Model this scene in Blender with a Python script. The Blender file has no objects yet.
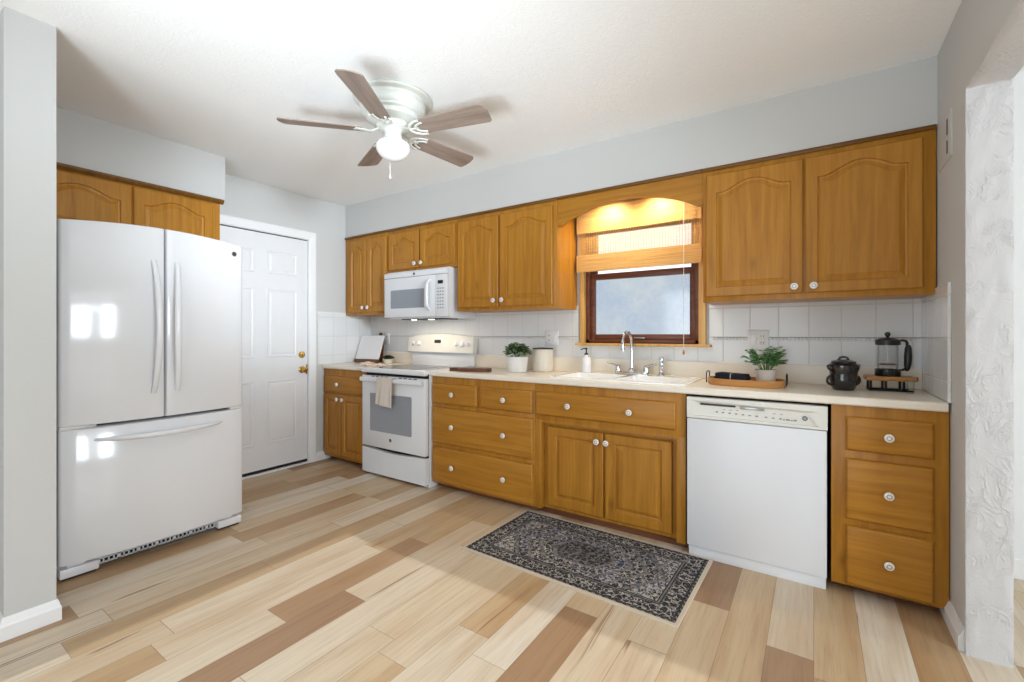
import bpy, bmesh, math, random
from mathutils import Vector, Matrix

random.seed(7)
SC = bpy.context.scene
COL = SC.collection
PI = math.pi

# ------------------------------------------------------------------ camera
cam_d = bpy.data.cameras.new('camera')
cam_d.sensor_width = 36.0
cam_d.lens = 449.0 / 1024.0 * 36.0
cam_d.shift_y = -(341.0 - 334.4) / 1024.0
cam_d.clip_start = 0.02
cam = bpy.data.objects.new('camera', cam_d)
COL.objects.link(cam)
cam.location = (0, 0, 1.2)
cam.rotation_euler = (PI / 2, 0, math.radians(33.9))
SC.camera = cam

# ------------------------------------------------------------------ exposure, world, daylight
SC.view_settings.view_transform = 'Standard'
SC.view_settings.look = 'None'
SC.view_settings.gamma = 1.0
SC.view_settings.use_curve_mapping = False
SC.view_settings.exposure = 0.6
SC.cycles.max_bounces = 10
SC.cycles.diffuse_bounces = 6
SC.cycles.caustics_reflective = False
SC.cycles.caustics_refractive = False
SC.cycles.sample_clamp_indirect = 6.0

W = bpy.data.worlds.new('sky')
SC.world = W
W.use_nodes = True
bgn = W.node_tree.nodes['Background']
bgn.inputs[0].default_value = (0.86, 0.92, 1.0, 1)
bgn.inputs[1].default_value = 1.1


def light(name, kind, loc, rot, energy, color=(1, 1, 1), **kw):
    d = bpy.data.lights.new(name, kind)
    d.energy = energy
    d.color = color
    for k, v in kw.items():
        setattr(d, k, v)
    o = bpy.data.objects.new(name, d)
    COL.objects.link(o)
    o.location = loc
    o.rotation_euler = rot
    return o


ROOM_BACK = -2.6
ZCEIL = 2.49
# sun through the patio door behind the camera; the door head throws the straight edge at Y = 1.69
sun_el = math.atan2(1.99, 1.69 - ROOM_BACK + 0.09)
light('sun', 'SUN', (0, -6, 6), (PI / 2 - sun_el, 0, 0), 1.7, (0.97, 0.985, 1.0), angle=math.radians(0.2))
# daylight in the patio door and in the dining room windows
DAY = (0.80, 0.91, 1.0)
light('patio_daylight', 'AREA', (-1.275, ROOM_BACK + 0.02, 1.05), (PI / 2, 0, 0), 21, DAY,
      shape='RECTANGLE', size=2.3, size_y=1.95)
for yy, ww, ee in ((-0.45, 0.75, 46), (0.62, 0.5, 40)):
    light('dining_window_daylight', 'AREA', (3.88, yy, 1.45), (PI / 2, 0, PI / 2), ee, DAY,
          shape='RECTANGLE', size=ww, size_y=1.4)


def aim(p, q):
    return (Vector(q) - Vector(p)).to_track_quat('-Z', 'Y').to_euler()


# fill spots added out of view to brighten the ceiling and the side-door corner
for p, q, e, ang in (((-0.1, -0.6, 0.7), (-0.6, 1.0, ZCEIL), 105, 84), ((-0.9, -0.8, 0.6), (-1.75, 1.1, ZCEIL), 185, 66),
                     ((1.5, 0.6, 1.9), (-3.9, 2.2, 1.95), 640, 29)):
    light('fill_spot', 'SPOT', p, aim(p, q), e, (0.79, 0.905, 1.0), spot_size=math.radians(ang), spot_blend=1.0, shadow_soft_size=0.35)

# ------------------------------------------------------------------ materials


def lin(c):
    c = c / 255.0
    return c / 12.92 if c <= 0.04045 else ((c + 0.055) / 1.055) ** 2.4


def rgb(r, g, b):
    return (lin(r), lin(g), lin(b), 1.0)


class NT:
    def __init__(s, name):
        s.m = bpy.data.materials.new(name)
        s.m.use_nodes = True
        s.n = s.m.node_tree.nodes
        s.l = s.m.node_tree.links
        s.bsdf = s.n['Principled BSDF']
        s.out = s.n['Material Output']

    def node(s, t, **kw):
        n = s.n.new(t)
        for k, v in kw.items():
            setattr(n, k, v)
        return n

    def put(s, sock, v):
        if hasattr(v, 'is_output') or isinstance(v, bpy.types.NodeSocket):
            s.l.new(v, sock)
        else:
            sock.default_value = v

    def math(s, op, a, b=0.0, c=0.0):
        n = s.node('ShaderNodeMath', operation=op)
        s.put(n.inputs[0], a)
        s.put(n.inputs[1], b)
        if op in ('MULTIPLY_ADD', 'SMOOTH_MIN', 'WRAP', 'COMPARE'):
            s.put(n.inputs[2], c)
        return n.outputs[0]

    def coord(s, kind='Object'):
        return s.node('ShaderNodeTexCoord').outputs[kind]

    def mapping(s, vec, scale=(1, 1, 1), loc=(0, 0, 0), rot=(0, 0, 0)):
        n = s.node('ShaderNodeMapping')
        s.l.new(vec, n.inputs[0])
        n.inputs['Scale'].default_value = scale
        n.inputs['Location'].default_value = loc
        n.inputs['Rotation'].default_value = rot
        return n.outputs[0]

    def noise(s, vec, scale, detail=3, rough=0.55, dist=0.0, out='Fac'):
        n = s.node('ShaderNodeTexNoise')
        s.l.new(vec, n.inputs['Vector'])
        n.inputs['Scale'].default_value = scale
        n.inputs['Detail'].default_value = detail
        n.inputs['Roughness'].default_value = rough
        n.inputs['Distortion'].default_value = dist
        return n.outputs[out]

    def ramp(s, fac, stops, interp='LINEAR'):
        n = s.node('ShaderNodeValToRGB')
        s.l.new(fac, n.inputs[0])
        cr = n.color_ramp
        cr.interpolation = interp
        while len(cr.elements) < len(stops):
            cr.elements.new(0.5)
        for e, (p, c) in zip(cr.elements, stops):
            e.position = p
            e.color = c if len(c) == 4 else (*c, 1)
        return n.outputs[0]

    def mix(s, fac, a, b, mode='MIX'):
        n = s.node('ShaderNodeMix', data_type='RGBA', blend_type=mode)
        s.put(n.inputs[0], fac)
        s.put(n.inputs[6], a)
        s.put(n.inputs[7], b)
        return n.outputs[2]

    def sep(s, vec):
        n = s.node('ShaderNodeSeparateXYZ')
        s.l.new(vec, n.inputs[0])
        return n.outputs

    def comb(s, x=0.0, y=0.0, z=0.0):
        n = s.node('ShaderNodeCombineXYZ')
        for i, v in enumerate((x, y, z)):
            s.put(n.inputs[i], v)
        return n.outputs[0]

    def white(s, vec):
        n = s.node('ShaderNodeTexWhiteNoise', noise_dimensions='3D')
        s.l.new(vec, n.inputs[0])
        return n.outputs['Value']

    def bump(s, h, strength=0.3, dist=0.01):
        n = s.node('ShaderNodeBump')
        s.l.new(h, n.inputs['Height'])
        n.inputs['Strength'].default_value = strength
        n.inputs['Distance'].default_value = dist
        s.l.new(n.outputs[0], s.bsdf.inputs['Normal'])

    def base(s, v, rough=0.5, metal=0.0, spec=0.5):
        s.put(s.bsdf.inputs['Base Color'], v)
        s.put(s.bsdf.inputs['Roughness'], rough)
        s.bsdf.inputs['Metallic'].default_value = metal
        s.bsdf.inputs['Specular IOR Level'].default_value = spec
        return s


def plain(name, c, rough=0.5, metal=0.0, spec=0.5, coat=0.0, var=0.03):
    t = NT(name)
    f = t.noise(t.coord(), 9.0, 2)
    a = tuple(min(1, x * (1 - var)) for x in c[:3]) + (1,)
    b = tuple(min(1, x * (1 + var)) for x in c[:3]) + (1,)
    t.base(t.mix(f, a, b), rough, metal, spec)
    if coat:
        t.bsdf.inputs['Coat Weight'].default_value = coat
        t.bsdf.inputs['Coat Roughness'].default_value = 0.06
    return t.m


def wood(name, light_c, mid_c, dark_c, axis='Z', rough=0.33, freq=1.0, knots=True):
    t = NT(name)
    co = t.coord()
    s = {'Z': (34, 34, 1.6), 'X': (1.6, 34, 34), 'Y': (34, 1.6, 34)}[axis]
    s = tuple(x * freq for x in s)
    wob = t.noise(co, 2.2, 2, out='Color')
    v = t.mix(0.035, co, wob, 'ADD')
    g = t.noise(t.mapping(v, s), 1.0, 5, 0.62, 0.4)
    broad = t.noise(t.mapping(v, tuple(x * 0.16 for x in s)), 1.0, 2, 0.5)
    c = t.ramp(g, [(0.28, dark_c), (0.5, mid_c), (0.72, light_c)])
    c = t.mix(t.math('MULTIPLY', broad, 0.55), c, light_c)
    if knots:
        vn = t.node('ShaderNodeTexVoronoi')
        t.l.new(t.mapping(v, tuple(3.2 if x > 10 else 1.5 for x in s)), vn.inputs['Vector'])
        vn.inputs['Scale'].default_value = 1.3
        k = t.ramp(vn.outputs['Distance'], [(0.0, (1, 1, 1)), (0.05, (0.45, 0.45, 0.45)), (0.11, (0, 0, 0))])
        c = t.mix(t.math('MULTIPLY', k, 0.55), c, tuple(x * 0.45 for x in dark_c[:3]) + (1,))
    t.base(c, rough, 0, 0.32)
    t.bump(g, 0.06, 0.002)
    return t.m


OAK_L, OAK_M, OAK_D = rgb(184, 130, 48), rgb(166, 110, 32), rgb(138, 86, 20)
M = {}
M['oak_v'] = wood('honey_oak_upright', OAK_L, OAK_M, OAK_D, 'Z')
M['oak_h'] = wood('honey_oak_level', OAK_L, OAK_M, OAK_D, 'X')
M['oak_y'] = wood('honey_oak_depth', OAK_L, OAK_M, OAK_D, 'Y')
M['oak_edge'] = wood('oak_shaded_moulding', rgb(132, 90, 36), rgb(104, 68, 26), rgb(74, 46, 16), 'X', knots=False)  # oak moulding, darkened to carry the thin shadow along it
M['pine'] = wood('pale_window_pine', rgb(222, 180, 112), rgb(208, 162, 92), rgb(180, 130, 64), 'Z', knots=False)
M['walnut'] = wood('dark_walnut', rgb(124, 80, 56), rgb(96, 58, 38), rgb(62, 34, 22), 'X', knots=False)
M['acacia'] = wood('warm_acacia', rgb(198, 144, 84), rgb(174, 118, 62), rgb(140, 88, 42), 'X', knots=False)
M['blade'] = wood('weathered_fan_wood', rgb(156, 140, 128), rgb(134, 116, 105), rgb(106, 90, 82), 'X', 0.5, 1.6, False)
M['mahogany'] = wood('brown_window_sash', rgb(128, 76, 54), rgb(98, 56, 38), rgb(74, 42, 29), 'X', knots=False)
M['wall'] = None


def wall_mat(name, c, strength=0.05):
    t = NT(name)
    n = t.noise(t.coord(), 160, 3)
    t.base(c, 0.85, 0, 0.2)
    t.bump(n, strength, 0.003)
    return t.m


M['wall'] = wall_mat('light_grey_paint', rgb(199, 199, 197))
M['white_wall'] = wall_mat('white_wall_paint', rgb(232, 232, 232))


def ceiling_mat():
    t = NT('stippled_ceiling')
    co = t.coord()
    n = t.noise(co, 95, 4, 0.7)
    n2 = t.noise(co, 260, 2)
    h = t.math('ADD', t.ramp(n, [(0.42, (0, 0, 0)), (0.62, (1, 1, 1))]), t.math('MULTIPLY', n2, 0.4))
    t.base(rgb(243, 243, 242), 0.95, 0, 0.1)
    t.bump(h, 0.22, 0.005)
    return t.m


M['ceiling'] = ceiling_mat()


def plaster_mat():
    t = NT('trowelled_plaster')
    co = t.coord()
    wob = t.noise(co, 6, 2, out='Color')
    v = t.mix(0.16, co, wob, 'ADD')
    a = t.noise(t.mapping(v, (1, 1, 0.55), rot=(0.5, 0.3, 0.2)), 22, 4, 0.6, 1.4)
    b = t.noise(co, 130, 3)
    ridge = t.math('ABSOLUTE', t.math('SUBTRACT', a, 0.5))
    r = t.ramp(ridge, [(0.0, (1, 1, 1)), (0.035, (0.25, 0.25, 0.25)), (0.12, (0, 0, 0))])
    sel = t.ramp(t.noise(co, 7, 2), [(0.42, (0, 0, 0)), (0.6, (1, 1, 1))])
    h = t.math('ADD', t.math('MULTIPLY', r, sel), t.math('ADD', t.math('MULTIPLY', a, 0.5), t.math('MULTIPLY', b, 0.22)))
    t.base(rgb(203, 201, 201), 0.8, 0, 0.25)
    t.bump(h, 0.45, 0.008)
    return t.m


M['plaster'] = plaster_mat()


def floor_mat():
    t = NT('mixed_hickory_planks')
    co = t.coord()
    x, y, z = t.sep(co)
    PW = 0.152
    xi_f = t.math('DIVIDE', x, PW)
    xi = t.math('FLOOR', xi_f)
    r1 = t.white(t.comb(xi, 3.7, 1.0))
    r2 = t.white(t.comb(xi, 9.1, 4.0))
    ln = t.math('MULTIPLY_ADD', r2, 0.5, 0.75)
    yo = t.math('DIVIDE', t.math('ADD', y, t.math('MULTIPLY', r1, 1.7)), ln)
    yi = t.math('FLOOR', yo)
    pr = t.white(t.comb(xi, yi, 2.0))
    pr2 = t.white(t.comb(xi, yi, 8.0))
    basec = t.ramp(pr, [(0.0, rgb(216, 204, 186)), (0.36, rgb(210, 193, 168)), (0.62, rgb(200, 175, 141)),
                        (0.8, rgb(188, 159, 122)), (0.93, rgb(174, 143, 110)), (1.0, rgb(160, 128, 99))])
    off = t.comb(t.math('MULTIPLY', pr, 37.0), t.math('MULTIPLY', pr2, 53.0), 0.0)
    va = t.node('ShaderNodeVectorMath', operation='ADD')
    t.l.new(co, va.inputs[0])
    t.l.new(off, va.inputs[1])
    wob = t.noise(va.outputs[0], 2.4, 2, out='Color')
    v = t.mix(0.014, va.outputs[0], wob, 'ADD')
    g = t.noise(t.mapping(v, (60, 2.4, 1)), 1.0, 7, 0.72, 0.25)
    broad = t.noise(t.mapping(v, (9, 1.1, 1)), 1.0, 2, 0.5)
    c = t.mix(t.ramp(g, [(0.3, (0.5, 0.5, 0.5)), (0.48, (0.12, 0.12, 0.12)), (0.62, (0, 0, 0))]), basec, t.mix(1.0, basec, rgb(196, 178, 160), 'MULTIPLY'))
    c = t.mix(t.math('MULTIPLY', t.ramp(broad, [(0.45, (0, 0, 0)), (0.7, (1, 1, 1))]), 0.45), c, t.mix(1.0, c, rgb(222, 196, 168), 'MULTIPLY'))
    # mineral streaks, only on some boards
    st = t.noise(t.mapping(v, (16, 0.8, 1)), 1.0, 3, 0.6, 0.9)
    stf = t.ramp(st, [(0.655, (0, 0, 0)), (0.70, (1, 1, 1))])
    stf = t.math('MULTIPLY', stf, t.math('GREATER_THAN', pr2, 0.55))
    c = t.mix(t.math('MULTIPLY', stf, 0.7), c, rgb(118, 78, 52))
    fx = t.math('FRACT', xi_f)
    ex = t.math('MINIMUM', fx, t.math('SUBTRACT', 1.0, fx))
    fy = t.math('FRACT', yo)
    ey = t.math('MINIMUM', fy, t.math('SUBTRACT', 1.0, fy))
    gx = t.math('LESS_THAN', ex, 0.008)
    gy = t.math('LESS_THAN', ey, 0.0016)
    gap = t.math('MAXIMUM', gx, gy)
    c = t.mix(t.math('MULTIPLY', gap, 0.45), c, rgb(96, 68, 46))
    t.base(c, t.math('MULTIPLY_ADD', g, 0.15, 0.36), 0, 0.4)
    t.bump(t.math('SUBTRACT', t.math('MULTIPLY', g, 0.2), gap), 0.12, 0.003)
    return t.m


M['floor'] = floor_mat()


def tile_mat(name, axis, u0, v0, p=0.152, c=rgb(226, 227, 228)):
    """square glazed tiles; axis = which horizontal coordinate runs along the wall"""
    t = NT(name)
    co = t.coord()
    s = t.sep(co)
    u = s[0] if axis == 'X' else s[1]
    fu = t.math('FRACT', t.math('DIVIDE', t.math('SUBTRACT', u, u0 - 10 * p), p))
    pv = 0.184
    fv = t.math('FRACT', t.math('DIVIDE', t.math('SUBTRACT', s[2], v0 - 10 * pv), pv))
    eu = t.math('MINIMUM', fu, t.math('SUBTRACT', 1.0, fu))
    ev = t.math('MINIMUM', fv, t.math('SUBTRACT', 1.0, fv))
    e = t.math('MINIMUM', eu, ev)
    g = t.ramp(e, [(0.008, (1, 1, 1)), (0.018, (0, 0, 0))])
    cell = t.white(t.comb(t.math('FLOOR', t.math('DIVIDE', t.math('SUBTRACT', u, u0), p)),
                          t.math('FLOOR', t.math('DIVIDE', t.math('SUBTRACT', s[2], v0), p)), 1.0))
    tc = t.mix(cell, tuple(x * 0.96 for x in c[:3]) + (1,), c)
    t.base(t.mix(g, tc, rgb(204, 203, 200)), t.math('MULTIPLY_ADD', g, 0.5, 0.16), 0, 0.5)
    t.bump(t.math('SUBTRACT', 1.0, g), 0.35, 0.003)
    return t.m


M['tile_back'] = tile_mat('white_tile_back', 'X', -0.023, 1.182)
M['tile_side'] = tile_mat('white_tile_side', 'Y', 2.98, 1.182)
M['white_paint'] = plain('white_trim_paint', rgb(234, 234, 234), 0.4)
M['door_paint'] = plain('white_door_paint', rgb(226, 226, 227), 0.42)
M['appliance'] = plain('white_gloss_enamel', rgb(226, 227, 230), 0.13, 0, 0.5, 0.3, 0.01)
M['appliance_satin'] = plain('white_satin_enamel', rgb(224, 225, 229), 0.3, 0, 0.5, 0.0, 0.01)
M['bisque'] = plain('offwhite_plastic', rgb(224, 222, 215), 0.35)
M['white_plastic'] = plain('white_plastic', rgb(235, 235, 236), 0.3)
M['grey_plastic'] = plain('grey_plastic', rgb(150, 152, 156), 0.4)
M['print'] = plain('grey_printing', rgb(120, 122, 128), 0.5)
M['dark_plastic'] = plain('dark_plastic', rgb(38, 38, 40), 0.35)
M['black'] = plain('black_plastic', rgb(18, 18, 19), 0.32)
M['gap'] = plain('dark_gap', rgb(22, 21, 21), 0.8)
M['black_iron'] = plain('black_iron', rgb(24, 24, 25), 0.45, 0.4)
M['black_glaze'] = plain('black_glaze', rgb(17, 18, 22), 0.12, 0, 0.6, 0.5)
M['cooktop_glass'] = plain('black_cooktop_glass', rgb(28, 24, 23), 0.05, 0, 0.6)
M['oven_glass'] = plain('grey_oven_glass', rgb(150, 153, 160), 0.1, 0, 0.6)
M['mw_glass'] = plain('grey_microwave_glass', rgb(140, 146, 154), 0.15, 0, 0.6)
M['chrome'] = plain('chrome', rgb(205, 207, 210), 0.1, 1.0)
M['steel'] = plain('brushed_steel', rgb(170, 170, 172), 0.3, 1.0)
M['brass'] = plain('polished_brass', rgb(206, 170, 98), 0.2, 1.0)
M['ceramic'] = plain('white_knob_ceramic', rgb(240, 238, 234), 0.18, 0, 0.5, 0.3)
M['white_ceramic'] = plain('white_pot_ceramic', rgb(226, 224, 220), 0.4)
M['cream_ceramic'] = plain('cream_ceramic', rgb(222, 214, 200), 0.3)
M['stone_pot'] = plain('pale_stone_pot', rgb(206, 196, 184), 0.7, var=0.12)
M['sink'] = plain('white_sink_enamel', rgb(250, 250, 250), 0.12, 0, 0.5, 0.4)
M['dark_lid'] = plain('dark_stained_lid', rgb(58, 44, 38), 0.5)
M['soil'] = plain('potting_soil', rgb(62, 48, 38), 0.95, var=0.3)
M['leaf_dark'] = plain('deep_green_leaf', rgb(62, 92, 52), 0.5, var=0.3)
M['leaf_pale'] = plain('pale_green_leaf', rgb(128, 152, 104), 0.5, var=0.25)
M['leaf_mid'] = plain('fresh_green_leaf', rgb(84, 130, 74), 0.5, var=0.3)
M['leaf_fresh'] = plain('light_fresh_leaf', rgb(126, 172, 112), 0.5, var=0.25)
M['dark_leaf'] = plain('dark_succulent', rgb(40, 62, 40), 0.5, var=0.3)
M['navy'] = None
M['label_dark'] = plain('dark_emblem', rgb(70, 74, 80), 0.3, 0.5)


def counter_mat():
    t = NT('cream_laminate')
    n = t.noise(t.coord(), 240, 3, 0.7)
    n2 = t.noise(t.coord(), 9, 3)
    c = t.mix(n, rgb(243, 237, 226), rgb(228, 218, 202))
    c = t.mix(t.math('MULTIPLY', n2, 0.25), c, rgb(226, 212, 190))
    t.base(c, 0.3, 0, 0.45)
    return t.m


M['counter'] = counter_mat()
M['upstand'] = M['counter']


def fabric(name, c1, c2, scale=420, stripes=None):
    t = NT(name)
    co = t.coord()
    n = t.noise(co, scale, 2)
    c = t.mix(n, c1, c2)
    if stripes:
        x = t.sep(co)[0]
        f = t.math('FRACT', t.math('MULTIPLY', x, stripes[0]))
        c = t.mix(t.math('LESS_THAN', f, stripes[1]), c, stripes[2])
    t.base(c, 0.95, 0, 0.1)
    t.bump(n, 0.3, 0.002)
    return t.m


M['towel'] = fabric('oatmeal_linen', rgb(226, 216, 206), rgb(204, 191, 180))
M['pink_cloth'] = fabric('pale_blush_linen', rgb(232, 212, 196), rgb(214, 190, 172))
M['navy'] = fabric('charcoal_striped_cotton', rgb(46, 48, 56), rgb(30, 32, 38), 420, (11.0, 0.045, rgb(190, 188, 184)))


def rug_mat(hx, hy):
    t = NT('distressed_persian_weave')
    co = t.coord()
    x, y, z = t.sep(co)
    ax, ay = t.math('ABSOLUTE', x), t.math('ABSOLUTE', y)
    dx, dy = t.math('SUBTRACT', hx, ax), t.math('SUBTRACT', hy, ay)
    d = t.math('MINIMUM', dx, dy)          # distance in from the rug's edge
    # mirrored motif coordinates
    mv = t.comb(ax, ay, 0.0)
    wob = t.noise(co, 55, 3, out='Color')
    mvw = t.mix(0.022, mv, wob, 'ADD')
    vor = t.node('ShaderNodeTexVoronoi')
    t.l.new(mvw, vor.inputs['Vector'])
    vor.inputs['Scale'].default_value = 50
    vor2 = t.node('ShaderNodeTexVoronoi', feature='DISTANCE_TO_EDGE')
    t.l.new(mvw, vor2.inputs['Vector'])
    vor2.inputs['Scale'].default_value = 30
    motif = t.math('LESS_THAN', vor.outputs['Distance'], 0.30)
    vine = t.math('LESS_THAN', vor2.outputs['Distance'], 0.055)
    pat = t.math('MAXIMUM', motif, vine)
    # concentric elongated hexagon medallion
    hexd = t.math('MAXIMUM', t.math('MULTIPLY', ay, 1.0), t.math('ADD', t.math('MULTIPLY', ax, 0.62), t.math('MULTIPLY', ay, 0.42)))
    ring = t.math('LESS_THAN', t.math('FRACT', t.math('MULTIPLY', hexd, 19.0)), 0.30)
    inner = t.math('LESS_THAN', hexd, 0.105)
    cream, grey, dark, navy = rgb(184, 178, 172), rgb(124, 121, 120), rgb(28, 28, 34), rgb(46, 58, 92)
    big = t.noise(co, 7, 2)
    darkc = t.mix(t.ramp(big, [(0.46, (0, 0, 0)), (0.58, (1, 1, 1))]), dark, navy)
    field = t.mix(pat, darkc, cream)
    field = t.mix(t.math('MULTIPLY', ring, 0.75), field, grey)
    cen = t.mix(pat, dark, grey)
    field = t.mix(inner, field, cen)
    # corner spandrels paler
    sp = t.math('GREATER_THAN', hexd, 0.285)
    field = t.mix(sp, field, t.mix(pat, cream, darkc))
    # main border
    bpat = t.mix(pat, dark, cream)
    c = t.mix(t.math('LESS_THAN', d, 0.128), field, t.mix(t.math('LESS_THAN', t.math('FRACT', t.math('MULTIPLY', d, 70)), 0.5), dark, grey))
    c = t.mix(t.math('LESS_THAN', d, 0.104), c, bpat)
    c = t.mix(t.math('LESS_THAN', d, 0.036), c, dark)
    c = t.mix(t.math('LESS_THAN', d, 0.026), c, t.mix(t.math('LESS_THAN', t.math('FRACT', t.math('MULTIPLY', t.math('ADD', x, y), 30)), 0.5), grey, dark))
    # worn, heathered pile
    n = t.noise(co, 130, 3, 0.7)
    c = t.mix(t.ramp(n, [(0.42, (0, 0, 0)), (0.66, (0.5, 0.5, 0.5))]), c, rgb(144, 139, 134))
    n2 = t.noise(co, 60, 3, 0.7)
    c = t.mix(t.ramp(n2, [(0.48, (0, 0, 0)), (0.66, (0.8, 0.8, 0.8))]), c, rgb(40, 42, 52))
    c = t.mix(t.math('LESS_THAN', d, 0.017), c, rgb(206, 192, 172))
    t.base(c, 0.95, 0, 0.05)
    t.bump(t.noise(co, 500, 2), 0.5, 0.003)
    return t.m


def frost_mat():
    """cloudy lower pane: lets the outdoor light through, blurred"""
    t = NT('cloudy_window_glass')
    n = t.noise(t.coord(), 3.2, 3, 0.6)
    n2 = t.noise(t.coord(), 40, 3, 0.7)
    c = t.mix(t.ramp(t.math('ADD', t.math('MULTIPLY', n, 0.7), t.math('MULTIPLY', n2, 0.3)),
                     [(0.42, (0, 0, 0)), (0.6, (1, 1, 1))]), rgb(205, 210, 215), rgb(215, 217, 216))
    tr = t.node('ShaderNodeBsdfTranslucent')
    t.l.new(c, tr.inputs[0])
    gl = t.node('ShaderNodeBsdfGlossy')
    gl.inputs['Roughness'].default_value = 0.08
    mx = t.node('ShaderNodeMixShader')
    mx.inputs[0].default_value = 0.06
    tp = t.node('ShaderNodeBsdfTransparent')
    t.l.new(c, tp.inputs[0])
    m2 = t.node('ShaderNodeMixShader')
    m2.inputs[0].default_value = 0.94
    t.l.new(tr.outputs[0], m2.inputs[1])
    t.l.new(tp.outputs[0], m2.inputs[2])
    t.l.new(m2.outputs[0], mx.inputs[1])
    t.l.new(gl.outputs[0], mx.inputs[2])
    t.l.new(mx.outputs[0], t.out.inputs[0])
    return t.m


M['frost'] = frost_mat()


def glass_mat():
    t = NT('thin_clear_glass')
    tr = t.node('ShaderNodeBsdfTransparent')
    tr.inputs[0].default_value = (0.97, 0.98, 0.98, 1)
    gl = t.node('ShaderNodeBsdfGlossy')
    gl.inputs['Roughness'].default_value = 0.02
    fr = t.node('ShaderNodeFresnel')
    fr.inputs[0].default_value = 1.28
    mx = t.node('ShaderNodeMixShader')
    t.l.new(t.math('MULTIPLY', fr.outputs[0], 0.45), mx.inputs[0])
    t.l.new(tr.outputs[0], mx.inputs[1])
    t.l.new(gl.outputs[0], mx.inputs[2])
    t.l.new(mx.outputs[0], t.out.inputs[0])
    return t.m


M['glass'] = glass_mat()


def globe_mat():
    t = NT('opal_lamp_glass')
    t.base(t.mix(t.noise(t.coord(), 5, 2), rgb(222, 222, 221), rgb(228, 228, 226)), 0.2, 0, 0.5)
    return t.m


M['globe'] = globe_mat()


def lamp_mat():
    t = NT('lit_lamp_lens')
    t.base(rgb(250, 240, 220), 0.4)
    t.bsdf.inputs['Emission Color'].default_value = (1.0, 0.85, 0.6, 1)
    t.bsdf.inputs['Emission Strength'].default_value = 4.0
    return t.m


M['lamp'] = lamp_mat()


def reed_mat():
    t = NT('woven_bamboo_reed')
    co = t.coord()
    n = t.noise(t.mapping(co, (2.5, 1, 190)), 1.0, 3, 0.7)
    n2 = t.noise(t.mapping(co, (70, 1, 190)), 1.0, 2)
    c = t.ramp(n, [(0.3, rgb(176, 122, 60)), (0.5, rgb(212, 162, 92)), (0.7, rgb(232, 192, 128))])
    c = t.mix(t.math('MULTIPLY', n2, 0.3), c, rgb(240, 208, 150))
    t.base(c, 0.55, 0, 0.3)
    t.bsdf.inputs['Subsurface Weight'].default_value = 0.0
    return t.m


M['reed'] = reed_mat()

# ------------------------------------------------------------------ mesh builder


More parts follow.
